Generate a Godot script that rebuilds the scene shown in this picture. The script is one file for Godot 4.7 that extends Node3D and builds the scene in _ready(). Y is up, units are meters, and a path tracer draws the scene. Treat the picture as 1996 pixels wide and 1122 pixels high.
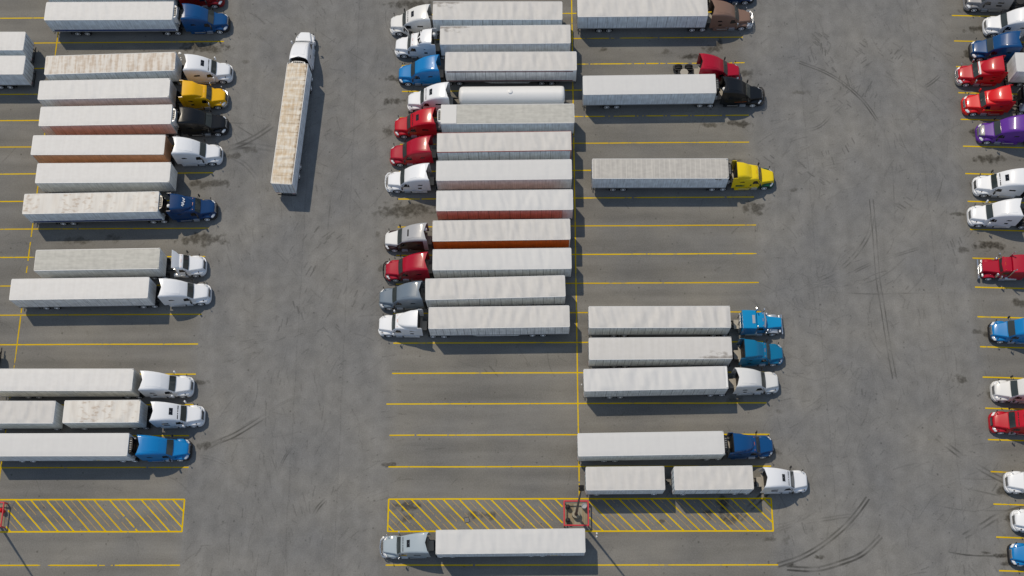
extends Node3D
# A truck stop lot seen from the air. Lot axes: x runs along the stall lines, z towards the bottom of the picture.
var M := {}
var MC := {}
var counts := {}
var rng := RandomNumberGenerator.new()
const STALL := 3.656
const Z0 := -43.832

# ---------------------------------------------------------------- mesh builder
class MB:
	var v := PackedVector3Array()
	func tri(a: Vector3, b: Vector3, c: Vector3, o: Vector3) -> void:
		var n := (c - a).cross(b - a)
		if n.length_squared() < 1e-14: return
		if n.dot((a + b + c) / 3.0 - o) < 0.0:
			v.append(a); v.append(c); v.append(b)
		else:
			v.append(a); v.append(b); v.append(c)
	func quad(a: Vector3, b: Vector3, c: Vector3, d: Vector3, o: Vector3) -> void:
		tri(a, b, c, o); tri(a, c, d, o)
	func box(c: Vector3, s: Vector3) -> void:
		var h := s * 0.5
		var p := []
		for i in 8:
			p.append(c + Vector3(h.x * (1 if i & 1 else -1), h.y * (1 if i & 2 else -1), h.z * (1 if i & 4 else -1)))
		for f in [[0, 1, 3, 2], [4, 5, 7, 6], [0, 1, 5, 4], [2, 3, 7, 6], [0, 2, 6, 4], [1, 3, 7, 5]]:
			quad(p[f[0]], p[f[1]], p[f[2]], p[f[3]], c)
	func cbox(c: Vector3, s: Vector3, b: float) -> void:
		var h := s * 0.5
		var rings := []
		for k in 4:
			var y: float = [-h.y, -h.y + b, h.y - b, h.y][k]
			var i: float = [b, 0.0, 0.0, b][k]
			var hx := h.x - i
			var hz := h.z - i
			rings.append([c + Vector3(hx - b, y, hz), c + Vector3(hx, y, hz - b), c + Vector3(hx, y, -hz + b), c + Vector3(hx - b, y, -hz),
				c + Vector3(-hx + b, y, -hz), c + Vector3(-hx, y, -hz + b), c + Vector3(-hx, y, hz - b), c + Vector3(-hx + b, y, hz)])
		loft(rings, true, true)
	func mid(r: Array) -> Vector3:
		var m := Vector3.ZERO
		for p in r: m += p
		return m / r.size()
	func loft(rings: Array, cap0 := true, cap1 := true) -> void:
		for i in rings.size() - 1:
			var o := (mid(rings[i]) + mid(rings[i + 1])) * 0.5
			var n: int = rings[i].size()
			for j in n:
				var k := (j + 1) % n
				quad(rings[i][j], rings[i][k], rings[i + 1][k], rings[i + 1][j], o)
		var last := rings.size() - 1
		if cap0: cap(rings[0], mid(rings[1]))
		if cap1: cap(rings[last], mid(rings[last - 1]))
	func cap(r: Array, o: Vector3) -> void:
		var m := mid(r)
		for j in r.size():
			tri(m, r[j], r[(j + 1) % r.size()], o)
	func circle(c: Vector3, ax: int, r: float, n: int) -> Array:
		var out := []
		for i in n:
			var t := TAU * (i + 0.5) / n - PI / 2
			var a := cos(t) * r
			var b := sin(t) * r
			out.append(c + (Vector3(0, b, a) if ax == 0 else (Vector3(a, 0, b) if ax == 1 else Vector3(a, b, 0))))
		return out
	func lathe(o: Vector3, ax: int, prof: Array, n := 18) -> void:
		var d := [Vector3(1, 0, 0), Vector3(0, 1, 0), Vector3(0, 0, 1)]
		var rings := []
		for p in prof:
			rings.append(circle(o + d[ax] * p[1], ax, max(p[0], 0.001), n))
		loft(rings, true, true)
	func tube(a: Vector3, b: Vector3, r: float, n := 8, r2 := -1.0) -> void:
		var d := (b - a).normalized()
		var s := d.cross(Vector3.UP if abs(d.y) < 0.9 else Vector3.RIGHT).normalized()
		var t := d.cross(s)
		var q := [[], []]
		for k in 2:
			for i in n:
				var g := TAU * i / n
				q[k].append((b if k else a) + (s * cos(g) + t * sin(g)) * (r2 if k and r2 > 0 else r))
		loft(q, true, true)
	func pipe(pts: Array, r: float, n := 8) -> void:
		for i in pts.size() - 1: tube(pts[i], pts[i + 1], r, n)
	func prism(poly: Array, depth: Vector3) -> void:   # flat polygon swept along depth
		var q := []
		for p in poly: q.append(p + depth)
		loft([poly, q], true, true)
	func mesh(crease := 0.72) -> ArrayMesh:
		var nt := v.size() / 3
		var fn := PackedVector3Array(); fn.resize(nt)
		var fu := PackedVector3Array(); fu.resize(nt)
		var at := {}
		for t in nt:
			var n := (v[t * 3 + 2] - v[t * 3]).cross(v[t * 3 + 1] - v[t * 3])
			fn[t] = n
			fu[t] = n.normalized()
			for k in 3:
				var key := Vector3i((v[t * 3 + k] * 2000.0).round())
				if at.has(key): at[key].append(t)
				else: at[key] = [t]
		var nn := PackedVector3Array(); nn.resize(v.size())
		for t in nt:
			for k in 3:
				var s := Vector3.ZERO
				for f in at[Vector3i((v[t * 3 + k] * 2000.0).round())]:
					if fu[f].dot(fu[t]) > crease: s += fn[f]
				nn[t * 3 + k] = s.normalized() if s.length() > 0 else fu[t]
		var arr := []
		arr.resize(Mesh.ARRAY_MAX)
		arr[Mesh.ARRAY_VERTEX] = v
		arr[Mesh.ARRAY_NORMAL] = nn
		var m := ArrayMesh.new()
		m.add_surface_from_arrays(Mesh.PRIMITIVE_TRIANGLES, arr)
		return m

# ---------------------------------------------------------------- nodes
func numbered(called: String, parent: Node) -> String:
	var key := "%d/%s" % [parent.get_instance_id(), called]
	var n: int = counts.get(key, 0)
	counts[key] = n + 1
	return called if n == 0 else "%s_%03d" % [called, n]
func mi(called: String, mesh: Mesh, mat: Material, parent: Node, pos := Vector3.ZERO) -> MeshInstance3D:
	var o := MeshInstance3D.new()
	o.name = numbered(called, parent)
	o.mesh = mesh
	o.material_override = mat
	o.position = pos
	parent.add_child(o, true)
	return o
func thing(called: String, label: String, category: String, group := "", pos := Vector3.ZERO, turn := 0.0) -> Node3D:
	var o := Node3D.new()
	o.name = numbered(called, self)
	add_child(o, true)
	o.position = pos
	o.rotation.y = turn
	tag(o, label, category, group)
	return o
func tag(o: Node, label: String, category: String, group := "") -> void:
	o.set_meta("label", label)
	o.set_meta("category", category)
	if group != "": o.set_meta("group", group)
func cached(key: String, f: Callable) -> Mesh:
	if not MC.has(key): MC[key] = f.call()
	return MC[key]
func one(f: Callable) -> Mesh:
	var b := MB.new()
	f.call(b)
	return b.mesh()
func bx(s: Vector3, b := 0.0) -> Mesh:
	return cached("box%s%.3f" % [s, b], func():
		var m := MB.new()
		if b > 0: m.cbox(Vector3.ZERO, s, b)
		else: m.box(Vector3.ZERO, s)
		return m.mesh(0.9))

# ---------------------------------------------------------------- materials
func c8(r: int, g: int, b: int) -> Color: return Color8(r, g, b)
func plain(col: Color, rough := 0.6, metal := 0.0) -> StandardMaterial3D:
	var m := StandardMaterial3D.new()
	m.albedo_color = col
	m.roughness = rough
	m.metallic = metal
	return m
func paint(col: Color, rough := 0.38) -> StandardMaterial3D:
	var m := plain(col, rough)
	m.clearcoat_enabled = true
	m.clearcoat = 0.35
	m.clearcoat_roughness = 0.12
	m.metallic_specular = 0.35
	return m
func noise(seed_: int, freq: float, oct := 4) -> FastNoiseLite:
	var n := FastNoiseLite.new()
	n.seed = seed_
	n.noise_type = FastNoiseLite.TYPE_SIMPLEX_SMOOTH
	n.frequency = freq
	n.fractal_octaves = oct
	return n
func roof_tex(kind: String, seed_: int) -> ImageTexture:
	var w := 640
	var h := 96
	var im := Image.create_empty(w, h, false, Image.FORMAT_RGB8)
	var a := noise(seed_, 0.02, 4)
	var b := noise(seed_ + 5, 0.05, 3)
	for x in w:
		for y in h:
			var fx := float(x) / w * 16.15
			var fy := float(y) / h * 2.6
			var streak := a.get_noise_2d(x * 2.2, y * 0.22)          # stripes across the roof
			var along := a.get_noise_2d(x * 0.25 + 900, y * 4.0)     # run-off lines
			var blot := b.get_noise_2d(x * 0.5, y * 0.9)
			var col := Color(1, 1, 1)
			match kind:
				"white": col = Color8(198, 198, 197).lerp(Color8(187, 187, 187), clampf(0.2 + streak * 0.2 + blot * 0.15, 0, 1))
				"bright": col = Color8(204, 203, 201).lerp(Color8(194, 192, 189), clampf(0.15 + streak * 0.35 + blot * 0.35, 0, 1))
				"warm": col = Color8(195, 193, 190).lerp(Color8(179, 177, 173), clampf(0.25 + streak * 0.3 + blot * 0.18, 0, 1))
				"soot":
					col = Color8(195, 193, 190).lerp(Color8(179, 177, 173), clampf(0.25 + streak * 0.3 + blot * 0.18, 0, 1))
					var sm := clampf((1.0 - Vector2((fx - .9) / 2.6, (2.6 - fy) / .75).length() + blot * 1.1) * 1.1, 0, 1)
					col = col.lerp(Color8(118, 112, 106), sm * .7)
				"grey": col = Color8(178, 177, 170).lerp(Color8(158, 157, 151), clampf(0.3 + streak * 0.3 + along * 0.4 + blot * 0.5, 0, 1))
				"grid":
					col = Color8(176, 173, 167).lerp(Color8(152, 149, 145), clampf(0.3 + streak * 0.4 + blot * 0.4, 0, 1))
					if fposmod(fx, 0.61) < 0.055: col = col.lerp(Color8(196, 193, 186), 0.6)
				"beige":
					col = Color8(204, 199, 191).lerp(Color8(176, 160, 143), clampf(0.3 + streak * 1.3 + blot * 0.5, 0, 1))
				"brown":
					var k := clampf(0.38 + streak * 0.5 + along * 0.4 + blot * 0.45, 0, 1)
					col = Color8(208, 202, 190).lerp(Color8(178, 154, 122), k)
					if fposmod(fx + 0.05 * blot, 1.15) < 0.08: col = col.lerp(Color8(128, 114, 98), clampf(0.25 + 0.7 * streak, 0, 1))
					var edge := clampf((fy - 2.3) / 0.3 + blot * 0.6 + streak * 0.9, 0, 1)
					col = col.lerp(Color8(104, 88, 72), edge * 0.7)
				"stain":
					col = Color8(207, 204, 198).lerp(Color8(184, 176, 166), clampf(0.15 + streak * 0.5, 0, 1))
					var s := clampf((b.get_noise_2d(x * 0.45 + 300, y * 0.8) - 0.05) * 1.8, 0, 1) * clampf(a.get_noise_2d(x * 0.35, 77) * 2.0 + 0.6, 0, 1)
					col = col.lerp(Color8(150, 128, 108), s * 0.55)
			im.set_pixel(x, y, col)
	im.generate_mipmaps()
	return ImageTexture.create_from_image(im)
func wall_tex(seed_: int) -> ImageTexture:      # road film and rain streaks on painted sides, tinted by the albedo colour
	var im := Image.create_empty(512, 128, false, Image.FORMAT_RGB8)
	var a := noise(seed_, 0.03, 4)
	for x in 512:
		for y in 128:
			var k := clampf(0.93 + 0.12 * a.get_noise_2d(x * 2.0, y * 0.25) + 0.10 * a.get_noise_2d(x * 0.4 + 500, y * 0.6), 0, 1)
			im.set_pixel(x, y, Color(k, k, k * 0.99))
	im.generate_mipmaps()
	return ImageTexture.create_from_image(im)
func walled(col: Color, rough := 0.5) -> StandardMaterial3D:
	var m := plain(col, rough)
	m.albedo_texture = M.wall_tex
	m.uv1_triplanar = true
	m.uv1_world_triplanar = true
	m.uv1_scale = Vector3(0.13, 0.2, 0.13)
	return m
func make_materials() -> void:
	M.wall_tex = wall_tex(11)
	for k in ["white", "bright", "warm", "soot", "grey", "grid", "beige", "brown", "stain"]:
		var m := plain(Color.WHITE, 0.62)
		m.albedo_texture = roof_tex(k, 40 + k.length() * 7 + k.unicode_at(0))
		M["roof_" + k] = m
	M.side_white = walled(c8(238, 241, 244))
	M.side_cool = walled(c8(224, 234, 244))
	M.side_grey = walled(c8(226, 230, 232), 0.4)
	M.side_warm = walled(c8(238, 234, 226))
	M.side_pink = walled(c8(236, 202, 194))
	M.side_coral = walled(c8(234, 188, 176))
	M.side_rust = walled(c8(222, 164, 124))
	M.side_orange = walled(c8(206, 92, 10))
	M.blue_stripe = plain(c8(22, 52, 112), 0.5)
	M.red_stripe = plain(c8(104, 34, 38), 0.5)
	M.red_rail = walled(c8(150, 62, 52), 0.7)
	M.rail_white = plain(c8(216, 216, 215), 0.45)
	M.rail_grey = plain(c8(140, 142, 144), 0.45, 0.3)
	M.core = plain(c8(92, 95, 98), 0.8)
	M.frame = plain(c8(30, 30, 32), 0.65)
	M.rubber = plain(c8(24, 24, 25), 0.85)
	M.black = plain(c8(18, 18, 20), 0.6)
	M.lamp_black = plain(c8(8, 8, 9), 0.9)
	M.flap = plain(c8(26, 26, 28), 0.9)
	M.chrome = plain(c8(205, 207, 210), 0.22, 0.9)
	M.alloy = plain(c8(196, 198, 200), 0.38, 0.7)
	M.rim_light = plain(c8(236, 238, 240), 0.4)
	M.deck = plain(c8(150, 146, 138), 0.6, 0.3)
	M.glass = plain(c8(20, 34, 34), 0.06)
	M.glass.clearcoat_enabled = true
	M.dark_glass = plain(c8(12, 14, 17), 0.08)
	M.lens = plain(c8(222, 224, 226), 0.12)
	M.lens.clearcoat_enabled = true
	M.amber = plain(c8(214, 104, 30), 0.3)
	M.tail = plain(c8(150, 16, 18), 0.3)
	M.dome = plain(c8(222, 222, 220), 0.4)
	M.visor_grey = plain(c8(150, 152, 160), 0.5)
	M.letter = plain(c8(225, 228, 232), 0.5)
	M.door_grey = walled(c8(214, 220, 226), 0.5)
	M.line = plain(c8(204, 172, 0), 0.85)
	M.line_b = plain(c8(192, 160, 4), 0.8)
	M.old_line = plain(c8(164, 138, 84), 0.85)
	for k in ["line", "line_b", "old_line"]: M[k].metallic_specular = 0.1
	M.guard = paint(c8(196, 58, 66), 0.45)
	M.concrete = walled(c8(142, 130, 108), 0.9)
	M.concrete2 = walled(c8(152, 146, 130), 0.9)
	M.pole = plain(c8(76, 62, 54), 0.6, 0.2)
	var cols := {"white": [222, 224, 227], "offwhite": [214, 214, 212], "navy": [0, 48, 94], "deep": [0, 66, 118], "azure": [0, 116, 180], "sky": [0, 130, 182], "teal": [0, 106, 146],
		"red": [176, 4, 30], "crimson": [160, 0, 36], "scarlet": [206, 14, 20], "maroon": [40, 10, 12], "yellow": [222, 168, 4], "lemon": [224, 196, 12], "green": [6, 76, 50],
		"black": [6, 8, 13], "brown": [124, 98, 84], "purple": [92, 42, 142], "slate": [104, 117, 130], "ice": [156, 168, 176], "silver": [160, 161, 164], "grey": [132, 132, 134], "darkred": [128, 6, 18]}
	for k in cols: M["p_" + k] = paint(Color8(cols[k][0], cols[k][1], cols[k][2]))

# ---------------------------------------------------------------- tractors
# stations: s (metres behind the bumper), bottom, top, half width low, half width at the shoulder, corner radius
const CAB := {
	"high": [[1.62, .55, 1.86, 1.08, .98, .1], [1.76, .55, 1.97, 1.1, .97, .1], [2.34, .55, 2.72, 1.1, .91, .16], [2.5, .55, 2.9, 1.11, .94, .24], [2.9, .55, 3.28, 1.14, 1.0, .3], [3.4, .55, 3.6, 1.18, 1.06, .32], [4.0, .55, 3.82, 1.21, 1.11, .3], [4.6, .55, 3.93, 1.22, 1.15, .27], [4.9, .55, 3.95, 1.22, 1.16, .25]],
	"sun": [[1.62, .55, 1.86, 1.08, .98, .1], [1.76, .55, 1.97, 1.1, .97, .1], [2.26, .55, 2.7, 1.1, .93, .14], [2.5, .55, 2.86, 1.12, .96, .18], [2.66, .55, 3.06, 1.14, .98, .24], [3.2, .55, 3.48, 1.18, 1.03, .3], [3.8, .55, 3.76, 1.21, 1.08, .3], [4.4, .55, 3.9, 1.22, 1.12, .28], [4.9, .55, 3.95, 1.22, 1.15, .25]],
	"dome": [[1.62, .55, 1.86, 1.08, .98, .1], [1.76, .55, 1.97, 1.1, .97, .1], [2.24, .55, 2.66, 1.1, .92, .14], [2.42, .55, 2.8, 1.11, .94, .2], [2.9, .55, 2.9, 1.14, 1.0, .22], [3.4, .55, 2.98, 1.18, 1.06, .22], [4.9, .55, 3.02, 1.2, 1.1, .2]],
	"day": [[1.62, .6, 1.86, 1.06, .98, .1], [1.76, .6, 1.97, 1.08, .97, .1], [2.3, .6, 2.68, 1.08, .9, .16], [2.5, .6, 2.82, 1.08, .92, .2], [3.1, .6, 2.86, 1.08, .94, .2]],
	"classic": [[2.1, .6, 1.8, .96, .9, .08], [2.16, .6, 1.92, .98, .9, .08], [2.36, .6, 2.62, .98, .88, .1], [2.5, .6, 2.7, .98, .9, .12], [3.3, .6, 2.74, .98, .92, .12]],
}
func ring(t: Array) -> Array:
	var s: float = t[0]
	var yb: float = t[1]
	var yt: float = t[2]
	var wb: float = t[3]
	var wt: float = t[4]
	var r: float = t[5]
	var ym: float = min(1.75, yb + (yt - yb) * 0.6)
	var half := [Vector2(yb, wb), Vector2(ym, wb)]
	for i in 5:
		var a := PI / 2 * i / 4.0
		half.append(Vector2(yt - r + r * sin(a), wt - r + r * cos(a)))
	var out := []
	for p in half: out.append(Vector3(-s, p.x, -p.y))
	out.append(Vector3(-s, yt + 0.03, 0))
	for i in range(half.size() - 1, -1, -1): out.append(Vector3(-s, half[i].x, half[i].y))
	return out
func station(st: Array, s: float) -> Array:
	for i in st.size() - 1:
		if s <= st[i + 1][0]:
			var k: float = clampf((s - st[i][0]) / (st[i + 1][0] - st[i][0]), 0, 1)
			var o := []
			for j in 6: o.append(lerpf(st[i][j], st[i + 1][j], k))
			return o
	return st[st.size() - 1]
func wall_z(st: Array, s: float, y: float) -> float:
	var t := station(st, s)
	var ym: float = min(1.75, t[1] + (t[2] - t[1]) * 0.6)
	if y <= ym: return t[3]
	return lerpf(t[3], t[4], clampf((y - ym) / (t[2] - t[5] - ym), 0, 1))
func top_y(st: Array, s: float) -> float: return station(st, s)[2]
func side_slab(st: Array, poly: Array, sg: float, proud := 0.015, thick := 0.05) -> Mesh:
	var b := MB.new()
	var q := []
	var q2 := []
	for p in poly:
		var z := wall_z(st, p[0], p[1])
		q.append(Vector3(-p[0], p[1], sg * (z + proud)))
		q2.append(Vector3(-p[0], p[1], sg * (z + proud - thick)))
	b.loft([q, q2])
	return b.mesh(0.9)
func top_slab(st: Array, s0: float, s1: float, z0: float, z1: float, proud := 0.02, crown := 0.03) -> Mesh:   # follows the roof from s0 to s1
	var b := MB.new()
	var rings := []
	for i in 5:
		var s := lerpf(s0, s1, i / 4.0)
		var y := top_y(st, s) + proud
		var r := []
		for z in [z0, z1]: r.append(Vector3(-s, y + crown * 0.8, z))
		for z in [z1, z0]: r.append(Vector3(-s, y - 0.08, z))
		rings.append(r)
	b.loft(rings)
	return b.mesh(0.85)
func cab_lower(st: Array) -> Mesh:
	var b := MB.new()
	var rs := []
	for t in st: rs.append(ring(t))
	for i in rs.size() - 1:
		var o := (b.mid(rs[i]) + b.mid(rs[i + 1])) * 0.5
		for p in [[0, 1], [1, 2], [12, 13], [13, 14], [14, 0]]:
			b.quad(rs[i][p[0]], rs[i][p[1]], rs[i + 1][p[1]], rs[i + 1][p[0]], o)
	b.cap(rs[0], b.mid(rs[1]))
	b.cap(rs[rs.size() - 1], b.mid(rs[rs.size() - 2]))
	return b.mesh(0.8)
func cab_upper(st: Array) -> Mesh:
	var b := MB.new()
	var rs := []
	for t in st: rs.append(ring(t))
	for i in rs.size() - 1:
		var o := (b.mid(rs[i]) + b.mid(rs[i + 1])) * 0.5
		for j in range(2, 12):
			b.quad(rs[i][j], rs[i][j + 1], rs[i + 1][j + 1], rs[i + 1][j], o)
	return b.mesh(0.8)
func arch_tail(st: Array, side_len: float, mid_len: float) -> Mesh:    # the fairing that reaches back over the gap to the trailer
	var b := MB.new()
	var t: Array = st[st.size() - 1].duplicate()
	t[1] = 0.95
	t[0] += 0.002
	var r := ring(t)
	var cs := []
	for j in r.size():
		var p: Vector3 = r[j]
		var k := clampf((absf(p.z) - 0.15) / 0.95, 0, 1)
		var e := lerpf(mid_len, side_len, k * k)
		var inn := Vector3(p.x, p.y - (0.05 if j > 2 and j < 12 else 0.0), p.z * 0.965)
		var flare := Vector3(-e, 0.0, p.z * 0.012)
		cs.append([p, p + flare, inn + Vector3(-e, 0, 0), inn])
	b.loft(cs)
	return b.mesh(0.8)
func hood_mesh(classic := false) -> Mesh:
	var st := [[.12, .8, 1.22, .6, .5, .1], [.2, .8, 1.44, .66, .6, .12], [.36, .8, 1.56, .7, .66, .12], [.8, .8, 1.68, .8, .76, .13], [1.3, .8, 1.8, .9, .86, .13], [1.74, .8, 1.93, 1.0, .95, .12]]
	if classic: st = [[.3, .7, 1.62, .56, .54, .06], [.34, .7, 1.66, .58, .56, .07], [1.2, .7, 1.74, .66, .64, .08], [2.12, .7, 1.84, .8, .78, .08]]
	var b := MB.new()
	var rs := []
	for t in st: rs.append(ring(t))
	b.loft(rs)
	return b.mesh(0.8)
func fender_mesh(sg: float, classic := false) -> Mesh:
	var b := MB.new()
	var rs := []
	var ax := 1.25
	for i in 13:
		var s := lerpf(0.2, 2.02, i / 12.0)
		var k := i / 12.0
		var zo: float = lerpf(0.82, 1.2, sqrt(clampf(k * 2.6, 0, 1))) - 0.06 * clampf((k - 0.75) * 4, 0, 1)
		var yt: float = 0.86 + 0.44 * sin(clampf(k * 1.5 + 0.12, 0, 1) * PI / 2) - 0.22 * clampf((k - 0.68) * 3.1, 0, 1)
		var zi := 0.6
		if classic:
			s = lerpf(0.5, 2.0, k)
			zo = 1.14
			zi = 0.72
			yt = 0.62 + 0.56 * sqrt(clampf(1.0 - pow((s - ax) / 0.77, 2), 0, 1))
		var d := absf(s - ax)
		var yb: float = 0.42
		if d < 0.62: yb = 0.51 + sqrt(0.62 * 0.62 - d * d)
		if classic: yb = yt - 0.1
		yb = min(yb, yt - 0.05)
		rs.append([Vector3(-s, yb, sg * zi), Vector3(-s, yt + 0.05, sg * zi), Vector3(-s, yt, sg * (zo - 0.14)), Vector3(-s, yt - 0.04, sg * (zo - 0.05)), Vector3(-s, max(yb, yt - 0.14), sg * zo), Vector3(-s, yb, sg * zo)])
	b.loft(rs)
	return b.mesh(0.75)
func bumper_mesh(classic := false) -> Mesh:
	var b := MB.new()
	var rs := []
	for k in 4:
		var y: float = [.28, .33, .72, .78][k]
		var i: float = [.05, 0.0, 0.0, .04][k]
		if classic:
			rs.append([Vector3(-i, y, -1.18), Vector3(-i, y, 1.18), Vector3(-.2 + i, y, 1.18), Vector3(-.2 + i, y, -1.18)])
		else:
			rs.append([Vector3(-i, y, -.55), Vector3(-i, y, .55), Vector3(-.1 - i, y, .88), Vector3(-.34 - i, y, 1.12 - i), Vector3(-.66, y, 1.18 - i), Vector3(-.66, y, -1.18 + i), Vector3(-.34 - i, y, -1.12 + i), Vector3(-.1 - i, y, -.88)])
	b.loft(rs)
	return b.mesh(0.75)
func windshield(st: Array, hw0: float, hw1: float, s0: float, s1: float) -> Mesh:
	var b := MB.new()
	var rs := []
	for i in 4:
		var k := i / 3.0
		var s := lerpf(s0, s1, k)
		var y := top_y(st, s)
		var hw := lerpf(hw0, hw1, k)
		var r := []
		for j in 7:
			var u := j / 3.0 - 1.0
			var bulge := 0.07 * (1.0 - u * u) + 0.03
			r.append(Vector3(-s + bulge * 0.75, y + bulge * 0.55, hw * u))
		for j in range(6, -1, -1):
			r.append(Vector3(-s - 0.12, y - 0.1, hw * (j / 3.0 - 1.0)))
		rs.append(r)
	b.loft(rs)
	return b.mesh(0.6)
func tyre_mesh(w: float) -> Mesh:
	return cached("tyre%.2f" % w, func():
		var b := MB.new()
		b.lathe(Vector3.ZERO, 2, [[.29, -w * .5], [.46, -w * .5], [.505, -w * .36], [.512, 0.0], [.505, w * .36], [.46, w * .5], [.29, w * .5]], 22)
		return b.mesh(0.6))
func rim_mesh() -> Mesh:
	return cached("rim", func():
		var b := MB.new()
		b.lathe(Vector3.ZERO, 2, [[.31, -.1], [.335, .13], [.3, .152], [.25, .12], [.16, .1], [.14, .16], [.07, .19], [.0, .19]], 18)
		return b.mesh(0.8))
func wheel(parent: Node, x: float, z: float, dual: bool, rim: Material) -> void:
	var o := Node3D.new()
	o.name = numbered("wheel", parent)
	parent.add_child(o, true)
	o.position = Vector3(x, 0.51, z)
	var sg: float = sign(z)
	if dual:
		mi("tyre", tyre_mesh(.27), M.rubber, o, Vector3(0, 0, sg * 0.165))
		mi("tyre", tyre_mesh(.27), M.rubber, o, Vector3(0, 0, -sg * 0.165))
	else:
		mi("tyre", tyre_mesh(.3), M.rubber, o)
	var r := mi("rim", rim_mesh(), rim, o, Vector3(0, 0, sg * (0.165 if dual else 0.02)))
	if sg < 0: r.rotation.y = PI

# o: style, body, roof, hood, fender, label, x, z (hood front), a (heading degrees, 0 = +x), gap (hood front to trailer nose)
func tractor(o: Dictionary) -> Node3D:
	var style: String = o.get("style", "high")
	var body: Material = M["p_" + o.body]
	var roof: Material = M["p_" + o.get("roof", o.body)]
	var hood: Material = M["p_" + o.get("hood", o.body)]
	var fend: Material = M["p_" + o.get("fender", o.body)]
	var turn := deg_to_rad(o.a)
	var f := Vector3(cos(turn), 0, -sin(turn))
	var root := thing("semi_tractor", o.label, "truck", "highway tractors on the lot", Vector3(o.x, 0, o.z) + f * 0.2, turn)
	var st: Array = CAB[style]
	var classic := style == "classic"
	var day := style == "day"
	var fw: float = 0.2 + o.get("gap", 5.85) + 0.92      # fifth wheel
	var chrome_rim: Material = M.rim_light
	# chassis
	var fr := MB.new()
	for sg in [-1, 1]:
		fr.box(Vector3(-(0.7 + fw + 1.15) * 0.5, 0.86, sg * 0.42), Vector3(fw + 1.15 - 0.7, 0.26, 0.09))
	var x := 2.2
	while x < fw + 1.1:
		fr.box(Vector3(-x, 0.85, 0), Vector3(0.14, 0.16, 0.76))
		x += 0.9
	for s in [1.25, fw - 0.66, fw + 0.66]:
		fr.tube(Vector3(-s, 0.51, -0.85), Vector3(-s, 0.51, 0.85), 0.09, 8)
		fr.lathe(Vector3(-s, 0.53, 0), 0, [[.1, -.22], [.22, -.12], [.22, .12], [.1, .22]], 10)
	fr.box(Vector3(-fw - 1.12, .82, 0), Vector3(.06, .2, 2.3))
	mi("chassis", fr.mesh(), M.frame, root)
	for sg in [-1, 1]:
		wheel(root, -1.25, sg * 1.03, false, chrome_rim)
		wheel(root, -(fw - 0.66), sg * 0.92, true, chrome_rim)
		wheel(root, -(fw + 0.66), sg * 0.92, true, chrome_rim)
		mi("mud_flap", bx(Vector3(.02, .62, .6)), M.flap, root, Vector3(-fw - 1.26, .5, sg * .92))
	mi("fifth_wheel", cached("fifth", func():
		var b := MB.new()
		b.lathe(Vector3(0, 1.05, 0), 1, [[.5, -.06], [.52, -.02], [.5, .04]], 16)
		b.box(Vector3(-.1, .98, 0), Vector3(.5, .1, .86))
		return b.mesh()), M.deck if o.has("bob") else M.frame, root, Vector3(-fw, 0, 0))
	if not day and o.get("gap", 5.85) > 4.0:
		mi("deck_plate", bx(Vector3(.62, .04, 1.1), .01), M.deck, root, Vector3(-5.42, 1.02, 0))
		mi("deck_plate", bx(Vector3(.3, .05, 2.0), .01), M.deck, root, Vector3(-5.05, 0.98, 0))
	# hood, fenders, front end
	mi("hood", cached("hood%s" % classic, func(): return hood_mesh(classic)), hood, root)
	for sg in [-1.0, 1.0]:
		mi("fender", cached("fender%s%s" % [classic, sg], func(): return fender_mesh(sg, classic)), M.alloy if o.get("chrome_fender", false) else fend, root)
	mi("bumper", cached("bumper%s" % classic, func(): return bumper_mesh(classic)), M.chrome if classic or o.get("chrome", false) else (M.frame if o.body in ["black", "navy", "deep", "azure"] else fend), root)
	if classic:
		var g := mi("grille", bx(Vector3(.06, .86, 1.0), .02), M.chrome, root, Vector3(-.27, 1.16, 0))
		for k in 5: mi("grille_bar", bx(Vector3(.03, .76, .05)), M.black, g, Vector3(.03, 0, -.4 + .2 * k))
	else:
		var gm: Mesh = cached("grille", func():
			var b := MB.new()
			b.loft([[Vector3(-.06, .8, -.46), Vector3(-.06, .8, .46), Vector3(-.2, .8, .46), Vector3(-.2, .8, -.46)],
				[Vector3(-.085, 1.22, -.5), Vector3(-.085, 1.22, .5), Vector3(-.25, 1.22, .5), Vector3(-.25, 1.22, -.5)],
				[Vector3(-.2, 1.42, -.48), Vector3(-.2, 1.42, .48), Vector3(-.32, 1.42, .48), Vector3(-.32, 1.42, -.48)]])
			return b.mesh(.8))
		var g := mi("grille", gm, M.alloy if o.get("grille", "alloy") == "alloy" else M.black, root)
		for k in 4:
			mi("grille_bar", bx(Vector3(.03, .03, .88)), M.black if o.get("grille", "alloy") == "alloy" else M.core, g, Vector3(-.055 - .012 * k, .88 + .12 * k, 0))
	for sg in [-1.0, 1.0]:
		mi("headlight", cached("head%s%s" % [classic, sg], func():
			var b := MB.new()
			if classic:
				b.cbox(Vector3(-.42, 1.02, sg * .86), Vector3(.2, .2, .36), .04)
			else:
				b.loft([[Vector3(-.2, .82, sg * .68), Vector3(-.2, 1.05, sg * .68), Vector3(-.42, 1.12, sg * .72), Vector3(-.42, .8, sg * .72)],
					[Vector3(-.25, .84, sg * .86), Vector3(-.24, 1.03, sg * .85), Vector3(-.52, 1.19, sg * .92), Vector3(-.52, .8, sg * .92)],
					[Vector3(-.46, .9, sg * 1.12), Vector3(-.48, 1.0, sg * 1.11), Vector3(-.66, 1.12, sg * 1.1), Vector3(-.66, .88, sg * 1.12)]])
			return b.mesh(.7)), M.lens, root)
	# cab
	var cab := mi("cab", cached("cablow" + style, func(): return cab_lower(st)), body, root)
	mi("roof", cached("cabup" + style, func(): return cab_upper(st)), roof, root)
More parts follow.
